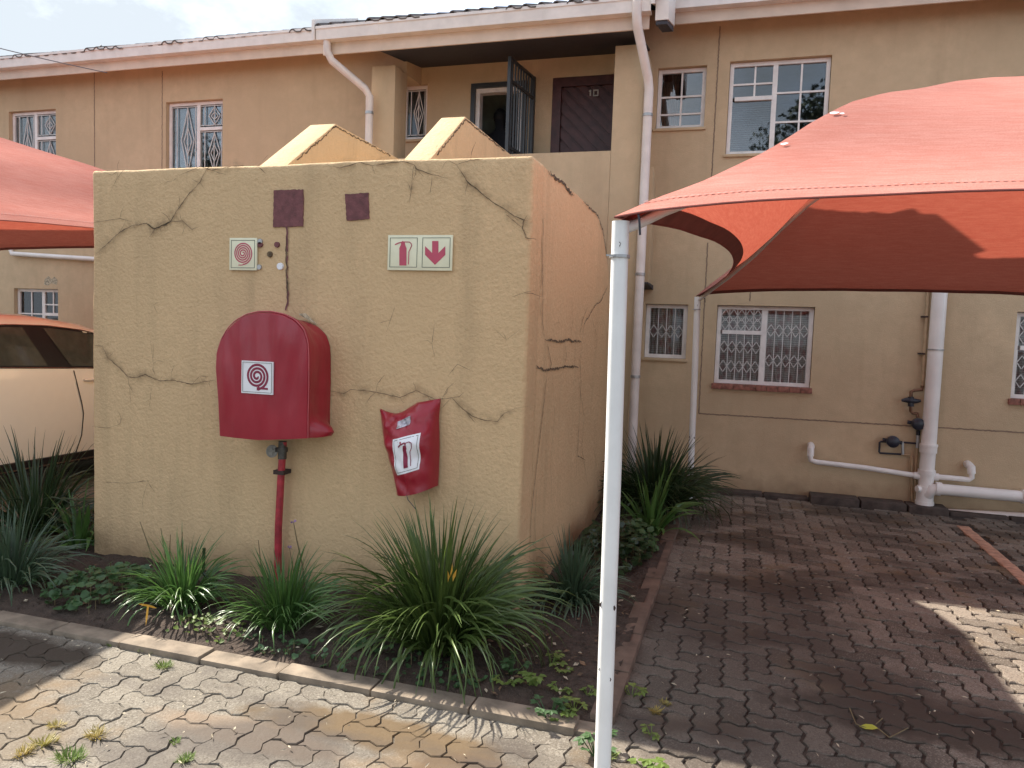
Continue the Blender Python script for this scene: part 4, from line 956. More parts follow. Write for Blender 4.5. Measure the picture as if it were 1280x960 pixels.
# ------------------------------------------------------------------ carports
HP = [(0,1.998),(.07,2.09),(.16,2.19),(.28,2.35),(.39,2.53),(.49,2.675),(.60,2.79),(.71,2.88),(.85,3.01),(1,3.13)]
def hipz(t):
    for (a, za), (b, zb_) in zip(HP, HP[1:]):
        if t <= b: return za+(zb_-za)*(t-a)/(b-a)
    return HP[-1][1]
def carport(xa, xb, label, nm_g, mirror=False, dzf=0, dzb=0):
    y0, y1 = 2.57, 7.29
    cs = [Vector((xa, y0)), Vector((xb, y0)), Vector((xb, y1)), Vector((xa, y1))]; ap = Vector(((xa+xb)/2, 4.95))
    root = thing('carport', label, 'carport', (xa if not mirror else xb, y0, 0), nm_g)
    NT, NUu = 26, 30
    def dzat(y): return dzf+(dzb-dzf)*min(1, max(0, (y-y0)/(y1-y0)))
    def panel_pt(k, u, t):
        a, b = [q+(q-ap).normalized()*.045 for q in (cs[k], cs[(k+1) % 4])]
        pa, pb = a.lerp(ap, t), b.lerp(ap, t); p = pa.lerp(pb, u); z = hipz(t)
        mid_ = 4*u*(1-u); inn = (ap-(a+b)/2).normalized()
        if k in (1, 3): inset, up = .355, .10
        else: inset, up = .03, .075
        p = p + inn*inset*mid_*(1-t)**2
        sag_ = .10*mid_*math.sin(math.pi*min(1, t*1.1)) if k in (0, 2) else .05*mid_*math.sin(math.pi*t)
        z += up*(mid_ if k in (1, 3) else mid_**.6)*(1-t)**2 - sag_*(1 if k in (1, 3) else .9)
        wr = .006*noise.noise(Vector((p.x*2.2, p.y*2.2, 7)))
        return Vector((p.x, p.y, z+wr*(1-t)+dzat(p.y)))
    mb = MB()
    for k in range(4):
        vs = [panel_pt(k, i/NUu, j/NT) for j in range(NT+1) for i in range(NUu+1)]
        mb.add(vs, [(j*(NUu+1)+i, j*(NUu+1)+i+1, (j+1)*(NUu+1)+i+1, (j+1)*(NUu+1)+i) for j in range(NT) for i in range(NUu)])
    me = mb.mesh('canopy', 'fabric', world_of(root), True)
    bm = bmesh.new(); bm.from_mesh(me); bmesh.ops.remove_doubles(bm, verts=bm.verts, dist=.0006); bm.to_mesh(me); bm.free(); me.shade_smooth()
    try: me.set_sharp_from_angle(angle=R_(30))
    except Exception: pass
    can = bpy.data.objects.new('canopy', me); COL.objects.link(can); can.parent = root
    for k in range(4):
        mb = MB(); vs = []
        for i in range(NUu+1):
            p, q = panel_pt(k, i/NUu, 0), panel_pt(k, i/NUu, .055 if k in (1, 3) else .022); d = Vector((0,0,-.006))
            vs += [p+d*.6, q+d]
        mb.add(vs, [(2*i, 2*i+2, 2*i+3, 2*i+1) for i in range(NUu)]); build('hem', mb, 'hem', can, smooth=True, fix=False)
        mb = MB(); mb.tube([panel_pt(k, i/NUu, 0)+Vector((0,0,-.004)) for i in range(NUu+1)], .0035, 6); build('edge_cable', mb, 'hem', can, smooth=True)
        mb = MB()
        for i in range(150):
            u = (i+.1)/150; u2 = (i+.68)/150; c = [panel_pt(k, u, .045), panel_pt(k, u2, .045), panel_pt(k, u2, .050), panel_pt(k, u, .050)]
            mb.quad(*[q+Vector((0,0,.004)) for q in c])
        build('stitching', mb, 'thread', can, fix=False)
        mb = MB(); vs = []
        for i in range(27):
            t = i/26; p = cs[k].lerp(ap, t); z = hipz(t)-.012+dzat(p.y); dd = (cs[(k+1) % 4]-cs[k]).normalized()*.018
            vs += [(p.x-dd.x, p.y-dd.y, z), (p.x+dd.x, p.y+dd.y, z)]
        mb.add(vs, [(2*i, 2*i+1, 2*i+3, 2*i+2) for i in range(26)]); build('hip_seam', mb, 'hem', can, fix=False)
    if not mirror:
        for (px_, py_, s_) in ((1043,138,.035),(1049,147,.022),(976,172,.022)):
            best = min(((abs(640+F_PX*(panel_pt(0,u/60,t/40)-CAM).dot(_r2)/(panel_pt(0,u/60,t/40)-CAM).dot(_f)-px_)+abs(480+F_PX*(panel_pt(0,u/60,t/40)-CAM).dot(_d2)/(panel_pt(0,u/60,t/40)-CAM).dot(_f)-py_)), u/60, t/40) for u in range(1, 60) for t in range(1, 40))
            P_ = []
            for i in range(9): a_ = 6.283*i/9; P_.append(panel_pt(0, best[1]+s_*.30*math.cos(a_)*rnd.uniform(.5,1.1), best[2]+s_*.25*math.sin(a_)*rnd.uniform(.4,1.1))+Vector((0,-.004,.006)))
            build('bird_dropping', MB().add(P_, [tuple(range(9))]), 'signwhite', can, fix=False)
    for k in range(4):
        c = cs[k]; r = .0295
        po = build('post', MB().tube([(c.x+.012*(1 if k in (0,3) else -1), c.y, -.04), (c.x, c.y, 1.2), (c.x-.012, c.y+.004, 1.985+dzat(c.y))], r, 16), 'post', root, smooth=True)
        arm = [(c.x-.010, c.y+.003, 1.955+dzat(c.y))]
        arm += [(*c.lerp(ap, t), hipz(t)-.045+dzat(c.lerp(ap, t).y)) for t in (.03,.07,.16,.28,.39,.49,.6,.71,.85,1.0)]
        build('frame_arm', MB().tube(arm, .0185, 12), 'post', root, smooth=True)
        rg = MB(); rg.tube([(c.x-.010, c.y+.002, 1.862), (c.x-.010, c.y+.002, 1.872)], .035, 14); rg.bar((c.x-.05, c.y-.03, 1.868),(c.x-.02, c.y-.03, 1.866), .006); build('collar', rg, 'galv', po)
        if k == 0 or k == 3:
            for dx, z, s_ in ((-.016,1.905,.006),(-.02,.82,.005),(-.021,.66,.011),(.022,.655,.007),(-.02,.43,.004),(.02,.40,.005)):
                q = Vector((c.x+.008+dx, c.y-math.sqrt(max(0, r*r-dx*dx))-.0006, z)); build('rust_chip', MB().add([q+Vector((-s_,.001,0)), q+Vector((0,-.0008,s_*1.5)), q+Vector((s_*.8,.0005,.002)), q+Vector((.2*s_,-.0008,-s_*1.4))], [(0,1,2,3)]), 'chip', po, fix=False)
        tie = MB(); tie.tube([(c.x+.05, c.y-.028, 2.01), (c.x+.056, c.y-.034, 1.98), (c.x+.060, c.y-.03, 1.935)], .004, 6); build('tie', tie, 'blackp', can)
    return root
carport(-.40, 2.95, 'red shade net carport on white posts over the paved bay on the right', 'shade net carports')
carport(-9.5, -4.72, 'red shade net carport on the left over the cream car', 'shade net carports', True, .08, .36)
# ------------------------------------------------------------------ soil stack, waste pipes, water pipes on the right wall
YP = 8.09
def pl_(pts, Y=YP): return [onY(x, y, Y) for x, y in pts]
stk = thing('soil_stack', 'thick white soil pipe running down the right wall with side branches', 'pipe', tuple(onY(1156,636,YP)))
a, b = onY(1175,362,YP), onY(1155,634,YP); d = (a-b).normalized(); up = b + d*((3.3-b.z)/d.z)
build('stack_pipe', MB().tube([up+Vector((0,.2,.05)), up, b.lerp(up,.5), b], .068, 16), 'pvc', stk, smooth=True)
def at(t): return b+(a-b)*t
for t0, t1, r in ((.0,.03,.085),(.03,.10,.078),(.155,.175,.080),(.255,.285,.078),(.285,.295,.082)):
    build('collar', MB().tube([at(t0), at(t1)], r, 16), 'pvc', stk, smooth=True)
build('stack_clip', MB().tube([at(.725), at(.731)], .074, 14), 'galv', stk)
br = build('branch_pipe', MB().tube(pl_([(1156,596),(1142,594),(1080,584.5),(1020,577.5),(1013.5,575),(1012.5,568)])+[onY(1013,561,YP)], .026, 12), 'pvc', stk, smooth=True)
build('elbow', MB().tube([onY(1013,570,YP), onY(1013.5,561,YP), onY(1014.5,558.5,YP)+Vector((0,.04,0)), onY(1014.5,558,YP)+Vector((0,.11,0))], .033, 12), 'pvc', br, smooth=True)
build('socket', MB().tube(pl_([(1150,595.2),(1142,594)]), .034, 12), 'pvc', br, smooth=True)
br = build('branch_pipe', MB().tube(pl_([(1160,596),(1172,596),(1200,598.5),(1211,599.5),(1214.5,597),(1214.5,590)]), .026, 12), 'pvc', stk, smooth=True)
build('elbow', MB().tube([onY(1214.5,592,YP), onY(1214,584,YP), onY(1213,582.5,YP)+Vector((0,.04,0)), onY(1213,582,YP)+Vector((0,.11,0))], .036, 12), 'pvc', br, smooth=True)
build('socket', MB().tube(pl_([(1166,596),(1173,596.4)]), .036, 12), 'pvc', br, smooth=True)
e = onY(1280,621,YP-.05); f_ = onY(1175,611.5,YP-.05)
br = build('drain_pipe', MB().tube([b+(a-b)*.05, onY(1160,618,YP-.04), onY(1165,612,YP-.05), f_, e, e+(e-f_)*2.2], .054, 16), 'pvc', stk, smooth=True)
build('socket', MB().tube([onY(1169,610.5,YP-.05), onY(1176,611.6,YP-.05)], .066, 14), 'pvc', br, smooth=True)
build('socket', MB().tube([onY(1277,620.5,YP-.05), e+(e-f_)*.12], .066, 14), 'pvc', br, smooth=True)
build('cleaning_eye', MB().tube([onY(1152,611,YP-.03), onY(1146,611,YP-.05)], .032, 12), 'pvc', stk, smooth=True)
o = thing('low_drain_pipe', 'pinkish pipe lying along the wall foot below the thick white drain', 'pipe', tuple(onY(1182,640,8.12)))
p0, p1 = onY(1183,640,8.12), onY(1280,645,8.12); build('pipe', MB().tube([p0, p1, p1+(p1-p0)*2], .033, 12), 'pinkpipe', o, smooth=True)
wp = thing('water_supply', 'thin tan water pipe with dark valves and meter left of the white soil pipe', 'pipe', tuple(onY(1147,633,8.14)))
YQ = 8.15
build('pipe', MB().tube([onY(1160,345,YQ)+Vector((0,0,.8)), *pl_([(1160.5,360),(1153,484)], YQ)], .017, 10), 'beigepipe', wp, smooth=True)
build('copper_elbow', MB().tube(pl_([(1153,482),(1152.5,487),(1143,488),(1139,490),(1138.5,498)], YQ-.02), .016, 10), 'copper', wp, smooth=True)
mb = MB(); mb.tube(pl_([(1127,500.5),(1133,500),(1139,501),(1146,501.5),(1151,501)], YQ-.04), [.012,.026,.034,.022,.012], 10); mb.tube(pl_([(1138.5,496),(1138.5,508)], YQ-.04), .028, 10); build('valve', mb, 'blackp', wp, smooth=True)
build('copper_elbow', MB().tube(pl_([(1138.5,506),(1138.5,514),(1141,516.5),(1146,517),(1147,522)], YQ-.02), .015, 10), 'copper', wp, smooth=True)
def meter(px_, py_, r):
    c = onY(px_, py_, YQ-.05); mb = MB(); mb.tube([c+Vector((0,.07,0)), c+Vector((0,.02,0)), c+Vector((0,-.03,0)), c+Vector((0,-.045,0))], [r*.8, r, r, r*.7], 16); mb.tube([c+Vector((-r*1.5,.03,.01)), c+Vector((r*1.5,.03,-.01))], .018, 8); return mb
build('meter', meter(1147.5,530,.058), 'blackp', wp, smooth=True)
build('meter', meter(1116,552,.058), 'blackp', wp, smooth=True)
build('riser', MB().tube(pl_([(1148,538),(1147.5,544)], YQ), .02, 8), 'blackp', wp, smooth=True)
build('riser', MB().tube(pl_([(1147.5,542),(1146.5,560)], YQ), .017, 8), 'galv', wp, smooth=True)
build('pipe', MB().tube(pl_([(1146.5,558),(1144,600),(1144,632)], YQ+.01), .014, 8), 'beigepipe', wp, smooth=True)
build('cross_pipe', MB().tube(pl_([(1147,554.5),(1130,553),(1101,552),(1099.5,553),(1099,565),(1100,566.3),(1128,568)], YQ), .010, 8), 'blackp', wp, smooth=True)
build('cross_pipe', MB().tube(pl_([(1128,552),(1128.5,568)], YQ-.012), .013, 8), 'galv', wp, smooth=True)
build('pipe', MB().tube(pl_([(1126,568),(1138,568.5),(1139.5,571),(1139.5,622),(1141,627),(1147,633)], YQ), .012, 8), 'beigepipe', wp, smooth=True)
for x, y in ((1157,396),(1153,442)): q = onY(x, y, YQ); build('pipe_clip', MB().box(q.x-.035, q.x+.02, q.y-.02, q.y+.04, q.z-.008, q.z+.008), 'chip', wp)

# ------------------------------------------------------------------ plants
def leaf_geo(bend, wd, seed, kink=0):
    r = random.Random(seed); n = 8; vs = []; x = z = 0.; yv = 0
    for i in range(n+1):
        t = i/n; a = bend*(t**1.4) + (kink if t > .62 else 0); 
        if i: x += math.sin(a)/n; z += math.cos(a)/n; yv += r.uniform(-.008,.008)
        w_ = wd*.5*(.55+.45*min(1, t*4))*min(1, (1-t)*2.6+.04)**.8; nx, nz = math.cos(a), -math.sin(a)
        tw = .6*math.sin(seed+t*2)
        vs += [(x+nx*tw*w_, yv-w_, z+nz*tw*w_), (x-nx*w_*.5, yv, z-nz*w_*.5), (x-nx*tw*w_, yv+w_, z-nz*tw*w_)]
    fs = []
    for i in range(n):
        o = i*3; fs += [(o, o+1, o+4, o+3), (o+1, o+2, o+5, o+4)]
    mb = MB(); mb.add(vs, fs); return mb
LM = {}
def leaf_mesh(mat, i):
    k = (mat, i)
    if k not in LM:
        bend = (.12,.3,.5,.75,1.0,1.3,1.6,1.95,2.3,2.7)[i]; LM[k] = leaf_geo(bend, .026, i*7+3, (.5 if i in (4,8) else 0)).mesh('leaf', mat, smooth=True, fix=False)
    return LM[k]
def clump(name, label, cat, x, y, n, ln, wd, mat, seed, spread=1.0, rad=.08, lean=(0,0), bends=(0,10), group=None, lmin=.55, z=None):
    r = random.Random(seed); z = soil_h(x, y)-.01 if z is None else z
    t = thing(name, label, cat, (x, y, z), group)
    extra = MB()
    for k in range(n):
        q = r.random()**.8; az = r.uniform(0, 6.283); bi = int(min(bends[1]-1, max(bends[0], bends[0] + (bends[1]-bends[0])*(q*.85+r.uniform(-.18,.18)))))
        L_ = ln*r.uniform(lmin, 1.05)*(1-.15*q); tilt = spread*(q*.75+r.uniform(-.08,.15)); w_ = wd*r.uniform(.75,1.2)
        rr = rad*(.2+.8*q)
        m = Matrix.Translation((rr*math.cos(az)+lean[0]*.1*q, rr*math.sin(az)+lean[1]*.1*q, 0)) @ Matrix.Rotation(az, 4, 'Z') @ Matrix.Rotation(tilt, 4, 'Y') @ Matrix.Rotation(r.uniform(-.5,.5), 4, 'Z')
        if lean != (0,0): m = Matrix.Translation((0,0,0)) @ Matrix.Rotation(lean[0], 4, 'Y') @ Matrix.Rotation(-lean[1], 4, 'X') @ m
        mw = m @ Matrix.Diagonal((L_, w_/.026, L_, 1)); lm = leaf_mesh(mat, bi)
        if k < 290: inst('leaf', lm, t, mw)
        else:
            b_ = Matrix.Translation(t.location); extra.add([b_ @ mw @ v.co for v in lm.vertices], [tuple(p.vertices) for p in lm.polygons])
    if extra.v: o = build('leaves', extra, mat, t, smooth=True, fix=False); tag(o, kind='stuff')
    return t
def stalk(t, pts, head=None):
    s_ = build('stalk', MB().tube(pts, [.0035]*(len(pts)-1)+[.002], 5), 'stem', t)
    if head:
        mb = MB(); p = Vector(pts[-1]); r = random.Random(len(pts))
        for _ in range(9):
            d = Vector((r.uniform(-1,1), r.uniform(-1,1), r.uniform(-.3,1))).normalized()*.018; u = d.cross(Vector((.3,.9,.2))).normalized()*.005
            mb.add([p, p+d*.7+u, p+d, p+d*.7-u], [(0,1,2,3)])
        build('flower', mb, head, s_, fix=False)
G = 'strap leaved clumps in the planting bed'
big = clump('lily_clump', 'largest arching strap leaf clump in front of the wall corner', 'plant', -1.36, 3.42, 640, .78, .0105, 'leafdark', 11, .66, .17, (0,-.05), bends=(1,10), group=G)
mb = MB(); p = onY(566,716,3.3)
for dx, dz, l in ((0,.0,.07),(.012,-.01,.055),(-.012,-.015,.05)): mb.add([p+Vector((dx-.008,-.01,dz-.03)), p+Vector((dx*1.2+.006,-.015,dz)), p+Vector((dx*2,-.01,dz+l-.02)), p+Vector((dx-.01,-.008,dz))], [(0,1,2,3)])
build('withered_leaf', mb, 'yellow', big, fix=False)
p3 = clump('lily_clump', 'upright bright green clump at the foot of the red pipe', 'plant', -2.22, 3.36, 290, .45, .0085, 'leafgreen', 12, .60, .12, (.0,-.02), bends=(1,8), group=G)
stalk(p3, [(-2.17,3.5,.05), onY(378,706,3.5), onY(371,675,3.48), onY(367,653,3.46)], 'purple'); stalk(p3, [(-2.2,3.5,.05), onY(366,710,3.5), onY(362,685,3.5)], 'purple'); stalk(p3, [(-2.4,3.5,.05), onY(326,705,3.5), onY(323,675,3.5)])
p2 = clump('lily_clump', 'green strap leaf clump with bare flower stalks near the left end of the front wall', 'plant', -2.86, 3.36, 270, .44, .0085, 'leafgreen', 13, .8, .11, (.0,-.05), bends=(1,10), group=G)
for pts in (((195,712),(185,680),(175,652)), ((209,712),(206,690),(201,660)), ((214,712),(212,690),(213,668)), ((228,712),(226,690),(228,665))): stalk(p2, [(-2.86,3.4,.06)] + [tuple(onY(x, y, 3.4)) for x, y in pts])
build('stump_stalk', MB().tube([(-2.60,3.45,.02), onY(254,716,3.45), onY(255,685,3.45)], .009, 7), 'leafdeep', p2)
mb = MB(); p = onZ(185,757,.16)
for d in (Vector((-.06,.0,.0)), Vector((.055,.0,-.005)), Vector((0,-.015,-.10))): n_ = d.cross(Vector((0,1,.2))).normalized()*.006; mb.add([p-n_, p+d*.6-n_, p+d, p+d*.6+n_, p+n_], [(0,1,2,3,4)])
build('withered_leaf', mb, 'yellow', p2, fix=False)
clump('lily_clump', 'bluish strap leaf clump by the left frame edge in front of the car', 'plant', -3.98, 3.25, 290, .52, .009, 'leafblue', 14, .9, .13, group=G)
clump('lily_clump', 'tall dark strap leaf clump between the car and the bluish clump', 'plant', -4.72, 4.05, 290, .80, .010, 'leafdeep', 15, .9, .14, group=G)
clump('lily_clump', 'broad leaved green clump against the left end of the front wall', 'plant', -4.22, 3.95, 40, .52, .028, 'leafgreen', 16, .85, .06, group=G)
clump('lily_clump', 'small bluish strap leaf clump right of the wall corner', 'plant', -.86, 4.22, 280, .46, .009, 'leafblue', 17, .95, .08, group=G)
clump('lily_clump', 'tall dark bushy clump behind the white post against the building', 'plant', -.66, 6.75, 640, .84, .012, 'leafdeep', 18, .72, .22, bends=(1,10), group=G)
clump('lily_clump', 'broad leaved clump in front of the tall dark clump behind the white post', 'plant', -.60, 5.95, 46, .62, .032, 'leafgreen', 19, .85, .07, bends=(0,8), group=G)
def leafy(name, label, cat, x0, x1, y0, y1, n, r0, r1, h, mat, seed, group=None):
    r = random.Random(seed); cx, cy_ = (x0+x1)/2, (y0+y1)/2; t = thing(name, label, cat, (cx, cy_, soil_h(cx, cy_)-.01), group); mb = MB()
    ms = MB()
    for k in range(n):
        a, q = r.uniform(0, 6.283), math.sqrt(r.random()); x, y = cx+(x1-x0)/2*q*math.cos(a), cy_+(y1-y0)/2*q*math.sin(a)
        z = soil_h(x, y) + h*(1-q**2*.8)*r.uniform(.35, 1.05); rad = r.uniform(r0, r1)
        nrm = Vector((r.uniform(-.6,.6), r.uniform(-.8,.4), 1)).normalized(); u = nrm.cross(Vector((math.cos(a*3), math.sin(a*3), .1))).normalized(); v = nrm.cross(u); c = Vector((x, y, z))
        vs = [c-nrm*rad*.18]
        for i in range(9): b_ = 6.283*i/9; k_ = rad*(1 if i % 3 else .72); vs.append(c+u*math.cos(b_)*k_+v*math.sin(b_)*k_)
        mb.add(vs, [(0, i+1, (i+1) % 9+1) for i in range(9)])
        if k % 4 == 0: ms.bar((x, y, soil_h(x, y)-.01), c, .003)
    o = build('foliage', mb, mat, t, smooth=True, fix=False); tag(o, kind='stuff'); o = build('stem', ms, 'stem', t); tag(o, kind='stuff'); return t
leafy('ground_cover', 'low round leaved ground cover beside the left kerb', 'plant', -3.70, -3.05, 3.05, 3.65, 320, .014, .030, .17, 'leafround', 21)
leafy('shrub', 'low olive green shrub behind the white post at the side of the enclosure', 'plant', -1.05, -.53, 4.75, 5.65, 420, .018, .036, .30, 'leafdeep', 22)
leafy('shrub', 'small round leaved shrub beside the brown kerb under the broad leaved clump', 'plant', -.80, -.50, 5.2, 5.75, 160, .018, .034, .22, 'leafround', 23)
leafy('ground_cover', 'thin creeping weeds along the front kerb below the largest clump', 'plant', -2.3, -.95, 2.99, 3.2, 190, .008, .019, .07, 'leafround', 24)
leafy('ground_cover', 'patch of small lime weeds between the two left clumps', 'plant', -2.75, -2.3, 3.0, 3.25, 90, .008, .016, .06, 'leaflime', 25)
leafy('ground_cover', 'scattered small seedlings under the bluish clump at the left', 'plant', -4.6, -3.6, 3.0, 3.5, 110, .008, .018, .07, 'leafround', 26)
# single weeds on the bare soil
def weed_mesh(seed, n, h, r0, mat):
    r = random.Random(seed); mb = MB()
    for k in range(n):
        a = r.uniform(0, 6.28); q = r.uniform(.2,1)*h; c = Vector((math.cos(a)*q, math.sin(a)*q, h*r.uniform(.4,1.1)))
        u = Vector((math.cos(a), math.sin(a), r.uniform(-.2,.3))); v = Vector((-math.sin(a), math.cos(a), r.uniform(-.3,.3)))
        for da in (-1.0, 0, 1.0):
            d = (u*math.cos(da)+v*math.sin(da)); s_ = d.cross(Vector((0,0,1))).normalized(); l = r0*r.uniform(.8,1.3)
            mb.add([c, c+d*l*.55+s_*l*.36, c+d*l+Vector((0,0,-.15*l)), c+d*l*.55-s_*l*.36], [(0,1,2),(0,2,3)])
        mb.bar((0,0,-.01), c, .0025)
    return mb.mesh('weed', mat, fix=False)
WL = ['farthest lime weed on the bare soil, right of the largest clump', 'lime weed just in front of the farthest weed on the bare soil', 'green weed half under the right edge of the largest clump', 'lime weed left of the middle of the bare soil corner',
 'darker green weed close to the kerb in the bare soil corner', 'pale weed beside the darker green weed near the kerb', 'lime weed between the darker green weed and the white post', 'weed nearest the white post on the bare soil', 'small weed by the kerb left of the darker green weed', 'lime weed touching the front kerb below the darker green weed', 'weed under the hanging leaves at the left of the bare soil corner']
WM = [weed_mesh(1, 9, .045, .026, 'leaflime'), weed_mesh(2, 6, .035, .024, 'leaflime'), weed_mesh(3, 13, .055, .024, 'leafround')]
for i, (x, y, k, s_) in enumerate(((690,830,0,1.1),(705,838,1,.9),(640,845,2,1.2),(665,858,0,1.3),(688,892,2,1.3),(700,865,1,1),(718,886,0,1),(735,872,1,.9),(655,890,1,.8),(700,895,0,1.1),(630,858,1,1),(745,935,2,1.3),(790,862,1,1.2),(810,955,0,1.3),(815,910,1,.9))):
    p = onZ(x, y, .03); 
    ground = 0 if (x > 770 or y > 915) else soil_h(p.x, p.y)
    o = bpy.data.objects.new('weed', WM[k]); COL.objects.link(o); o.location = (p.x, p.y, ground); o.rotation_euler = (0,0,i*1.3); o.scale = (s_,)*3
    if x < 770 and y < 915: tag(o, WL[i], 'weed', 'weeds on the bare soil')
    else: tag(o, {745:'green weed at the foot of the white post', 790:'weed squeezed against the brown kerb by the post', 810:'bright weed in the paving joint at the bottom edge', 815:'small weed between pavers right of the post'}[x], 'weed', 'weeds in paving joints')
def tuft_mesh(seed, n, h, mat):
    r = random.Random(seed); mb = MB()
    for k in range(n):
        a = r.uniform(0, 6.28); q = r.random()*h*.9; b0 = Vector((math.cos(a)*q, math.sin(a)*q*.6, 0)); d = Vector((math.cos(a+r.uniform(-1,1)), math.sin(a+r.uniform(-1,1)), r.uniform(.3,1.3))).normalized()*h*r.uniform(.5,1.1); s_ = d.cross(Vector((.2,.1,1))).normalized()*.0016
        mb.add([b0-s_, b0+s_, b0+d*.6+s_, b0+d, b0+d*.6-s_], [(0,1,2,3,4)])
    return mb.mesh('grass_tuft', mat, fix=False)
TM = [tuft_mesh(1, 110, .045, 'leaflime'), tuft_mesh(2, 80, .04, 'grassdry'), tuft_mesh(3, 40, .03, 'leaflime')]
for i, (x, y, k, s_, lb) in enumerate(((88,950,0,1.2,'bright green grass tuft at the lower left edge of the paving'),(55,930,1,1.2,'dry yellow grass tuft left of the green tuft'),(30,942,1,1,'dry grass tuft nearest the lower left corner'),(120,920,1,1.1,'dry straw tuft above and right of the green tuft'),(70,908,1,.8,'small dry tuft highest of the dry tufts'),(232,950,0,.7,'small green tuft in the lane right of the other tufts'),(220,928,2,.8,'tiny green tuft in the lane below the mud stain'),(205,834,0,.9,'spreading grass tuft below the sunlit kerb'),(180,813,2,1,'grass sprouting at the kerb where the shadow ends'),(196,815,2,1.1,'grass sprouting at the kerb just right of the shadow edge'),(137,806,2,.9,'grass in the kerb joint in the shadow'),(760,945,0,.8,'green tuft touching the white post base'),(820,890,1,.8,'dry straw on the dark paving right of the post'),(832,880,1,.7,'upper dry straw on the dark paving right of the post'))):
    p = onZ(x, y, 0); o = bpy.data.objects.new('grass_tuft', TM[k]); COL.objects.link(o); o.location = (p.x, p.y, -.002); o.rotation_euler = (0,0,i*.9); o.scale = (s_,)*3; tag(o, lb, 'grass tuft', 'grass tufts in the paving')
p = onZ(1085, 909, .01); mb = MB(); u = Vector((.9,-.2,.15)).normalized(); v = Vector((.25,.9,.1)).normalized(); l = .038
mb.add([p-u*l*.9, p-u*l*.2-v*l*.42, p+u*l*.5-v*l*.36, p+u*l, p+u*l*.4+v*l*.38+Vector((0,0,.006)), p-u*l*.3+v*l*.4+Vector((0,0,.005))], [(0,1,2,3,4,5)])
fl = build('fallen_leaf', mb, 'leafyellow', loc=tuple(p), fix=False); tag(fl, 'yellow green fallen leaf on the dark paving of the bay', 'leaf')
mb = MB()
for q in ([(1062,885),(1070,905),(1083,910)], [(1093,907),(1112,922)], [(1112,922),(1135,910)], [(1095,905),(1103,898)]): mb.tube([onZ(x, y, .008) for x, y in q], .0025, 5)
tw = build('twig', mb, 'stem', loc=tuple(onZ(1085,909))); tag(tw, 'thin dry twig lying beside the fallen yellow green leaf', 'twig')
mb = MB(); r = random.Random(5)
for _ in range(420):
    x, y = r.uniform(-.3, 2.2), r.uniform(2.4, 6.5)
    if r.random() < .35: x, y = r.uniform(-3.5,-.4), r.uniform(1.9, 2.85)
    a = r.uniform(0, 6.28); l = r.uniform(.004,.02); d = Vector((math.cos(a), math.sin(a), .05))*l; s_ = Vector((-math.sin(a), math.cos(a), .02))*r.uniform(.0012,.004); c = Vector((x, y, .012)); mb.add([c-d, c+s_+Vector((0,0,.003)), c+d, c-s_], [(0,1,2,3)])
o = build('paving_litter', mb, 'petal', pav, fix=False); tag(o, kind='stuff')

# ------------------------------------------------------------------ cream car on the left
car = thing('parked_car', 'cream fastback car parked nose to the building under the left canopy', 'car', (-6.75, 5.5, 0))
ST = [(3.13,.74,.42,.92,.60,.98),(3.30,.88,.34,1.05,.68,1.13),(3.6,.94,.30,1.13,.72,1.26),(4.1,.95,.28,1.165,.72,1.46),(4.5,.95,.28,1.155,.72,1.56),(4.9,.95,.28,1.14,.72,1.60),(5.3,.95,.28,1.125,.72,1.60),(5.7,.95,.28,1.11,.715,1.555),(6.1,.95,.28,1.09,.70,1.45),(6.5,.95,.28,1.06,.74,1.25),(6.75,.945,.28,1.04,.78,1.12),(7.3,.92,.30,.98,.76,1.03),(7.65,.86,.34,.86,.68,.92),(7.82,.76,.40,.74,.6,.79)]
CX = -6.75
def cs_at(y):
    for a, b in zip(ST, ST[1:]):
        if y <= b[0]: t = (y-a[0])/(b[0]-a[0]); return [p+(q-p)*t for p, q in zip(a, b)]
    return list(ST[-1])
def half(y):
    _, hw, zs, zb_, rw, zr_ = cs_at(y); g_ = zr_-zb_
    return [(hw*.90, zs), (hw*.975, zs+.05), (hw*.99, zs+.18), (hw*1.0, .62+.02), (hw*.995, .80), (hw*.985, zb_-.10), (hw*.955, zb_), (rw+.02*min(1,g_*2), zb_+g_*.80), (rw*.90, zb_+g_*.93), (rw*.6, zr_-.004), (0, zr_)]
ys_ = []; 
for a, b in zip(ST, ST[1:]):
    k = max(1, int((b[0]-a[0])/.1)); ys_ += [a[0]+(b[0]-a[0])*i/k for i in range(k)]
ys_.append(ST[-1][0]); mb = MB(); vs = []
for y in ys_:
    h = half(y); row = [(CX+x, y, z) for x, z in h] + [(CX-x, y, z) for x, z in reversed(h[:-1])]; vs += row
nR = len(row)
fs = [(i*nR+j, (i+1)*nR+j, (i+1)*nR+j+1, i*nR+j+1) for i in range(len(ys_)-1) for j in range(nR-1)] + [(i*nR+nR-1, (i+1)*nR+nR-1, (i+1)*nR, i*nR) for i in range(len(ys_)-1)]
fs += [tuple(range(nR)), tuple(reversed(range(len(vs)-nR, len(vs))))]
mb.add(vs, fs); build('body', mb, 'carpaint', car, smooth=True)
def side(y, f, lift=.004, sgn=1):
    """point on the glasshouse side: f = 0 belt, 1 roof edge"""
    h = half(y); (xa, za), (xb, zb_) = h[6], h[7]; return Vector((CX+sgn*(xa+(xb-xa)*f+lift), y, za+(zb_-za)*f+lift*.3))
def dside(y, z, lift=.003, sgn=1):
    h = half(y)
    for (xa, za), (xb, zb_) in zip(h[1:7], h[2:8]):
        if za <= z <= zb_ or (xb, zb_) == h[7]: t = max(0, min(1, (z-za)/(zb_-za))); return Vector((CX+sgn*(xa+(xb-xa)*t+lift), y, z))
    return Vector((CX+sgn*(h[1][0]+lift), y, z))
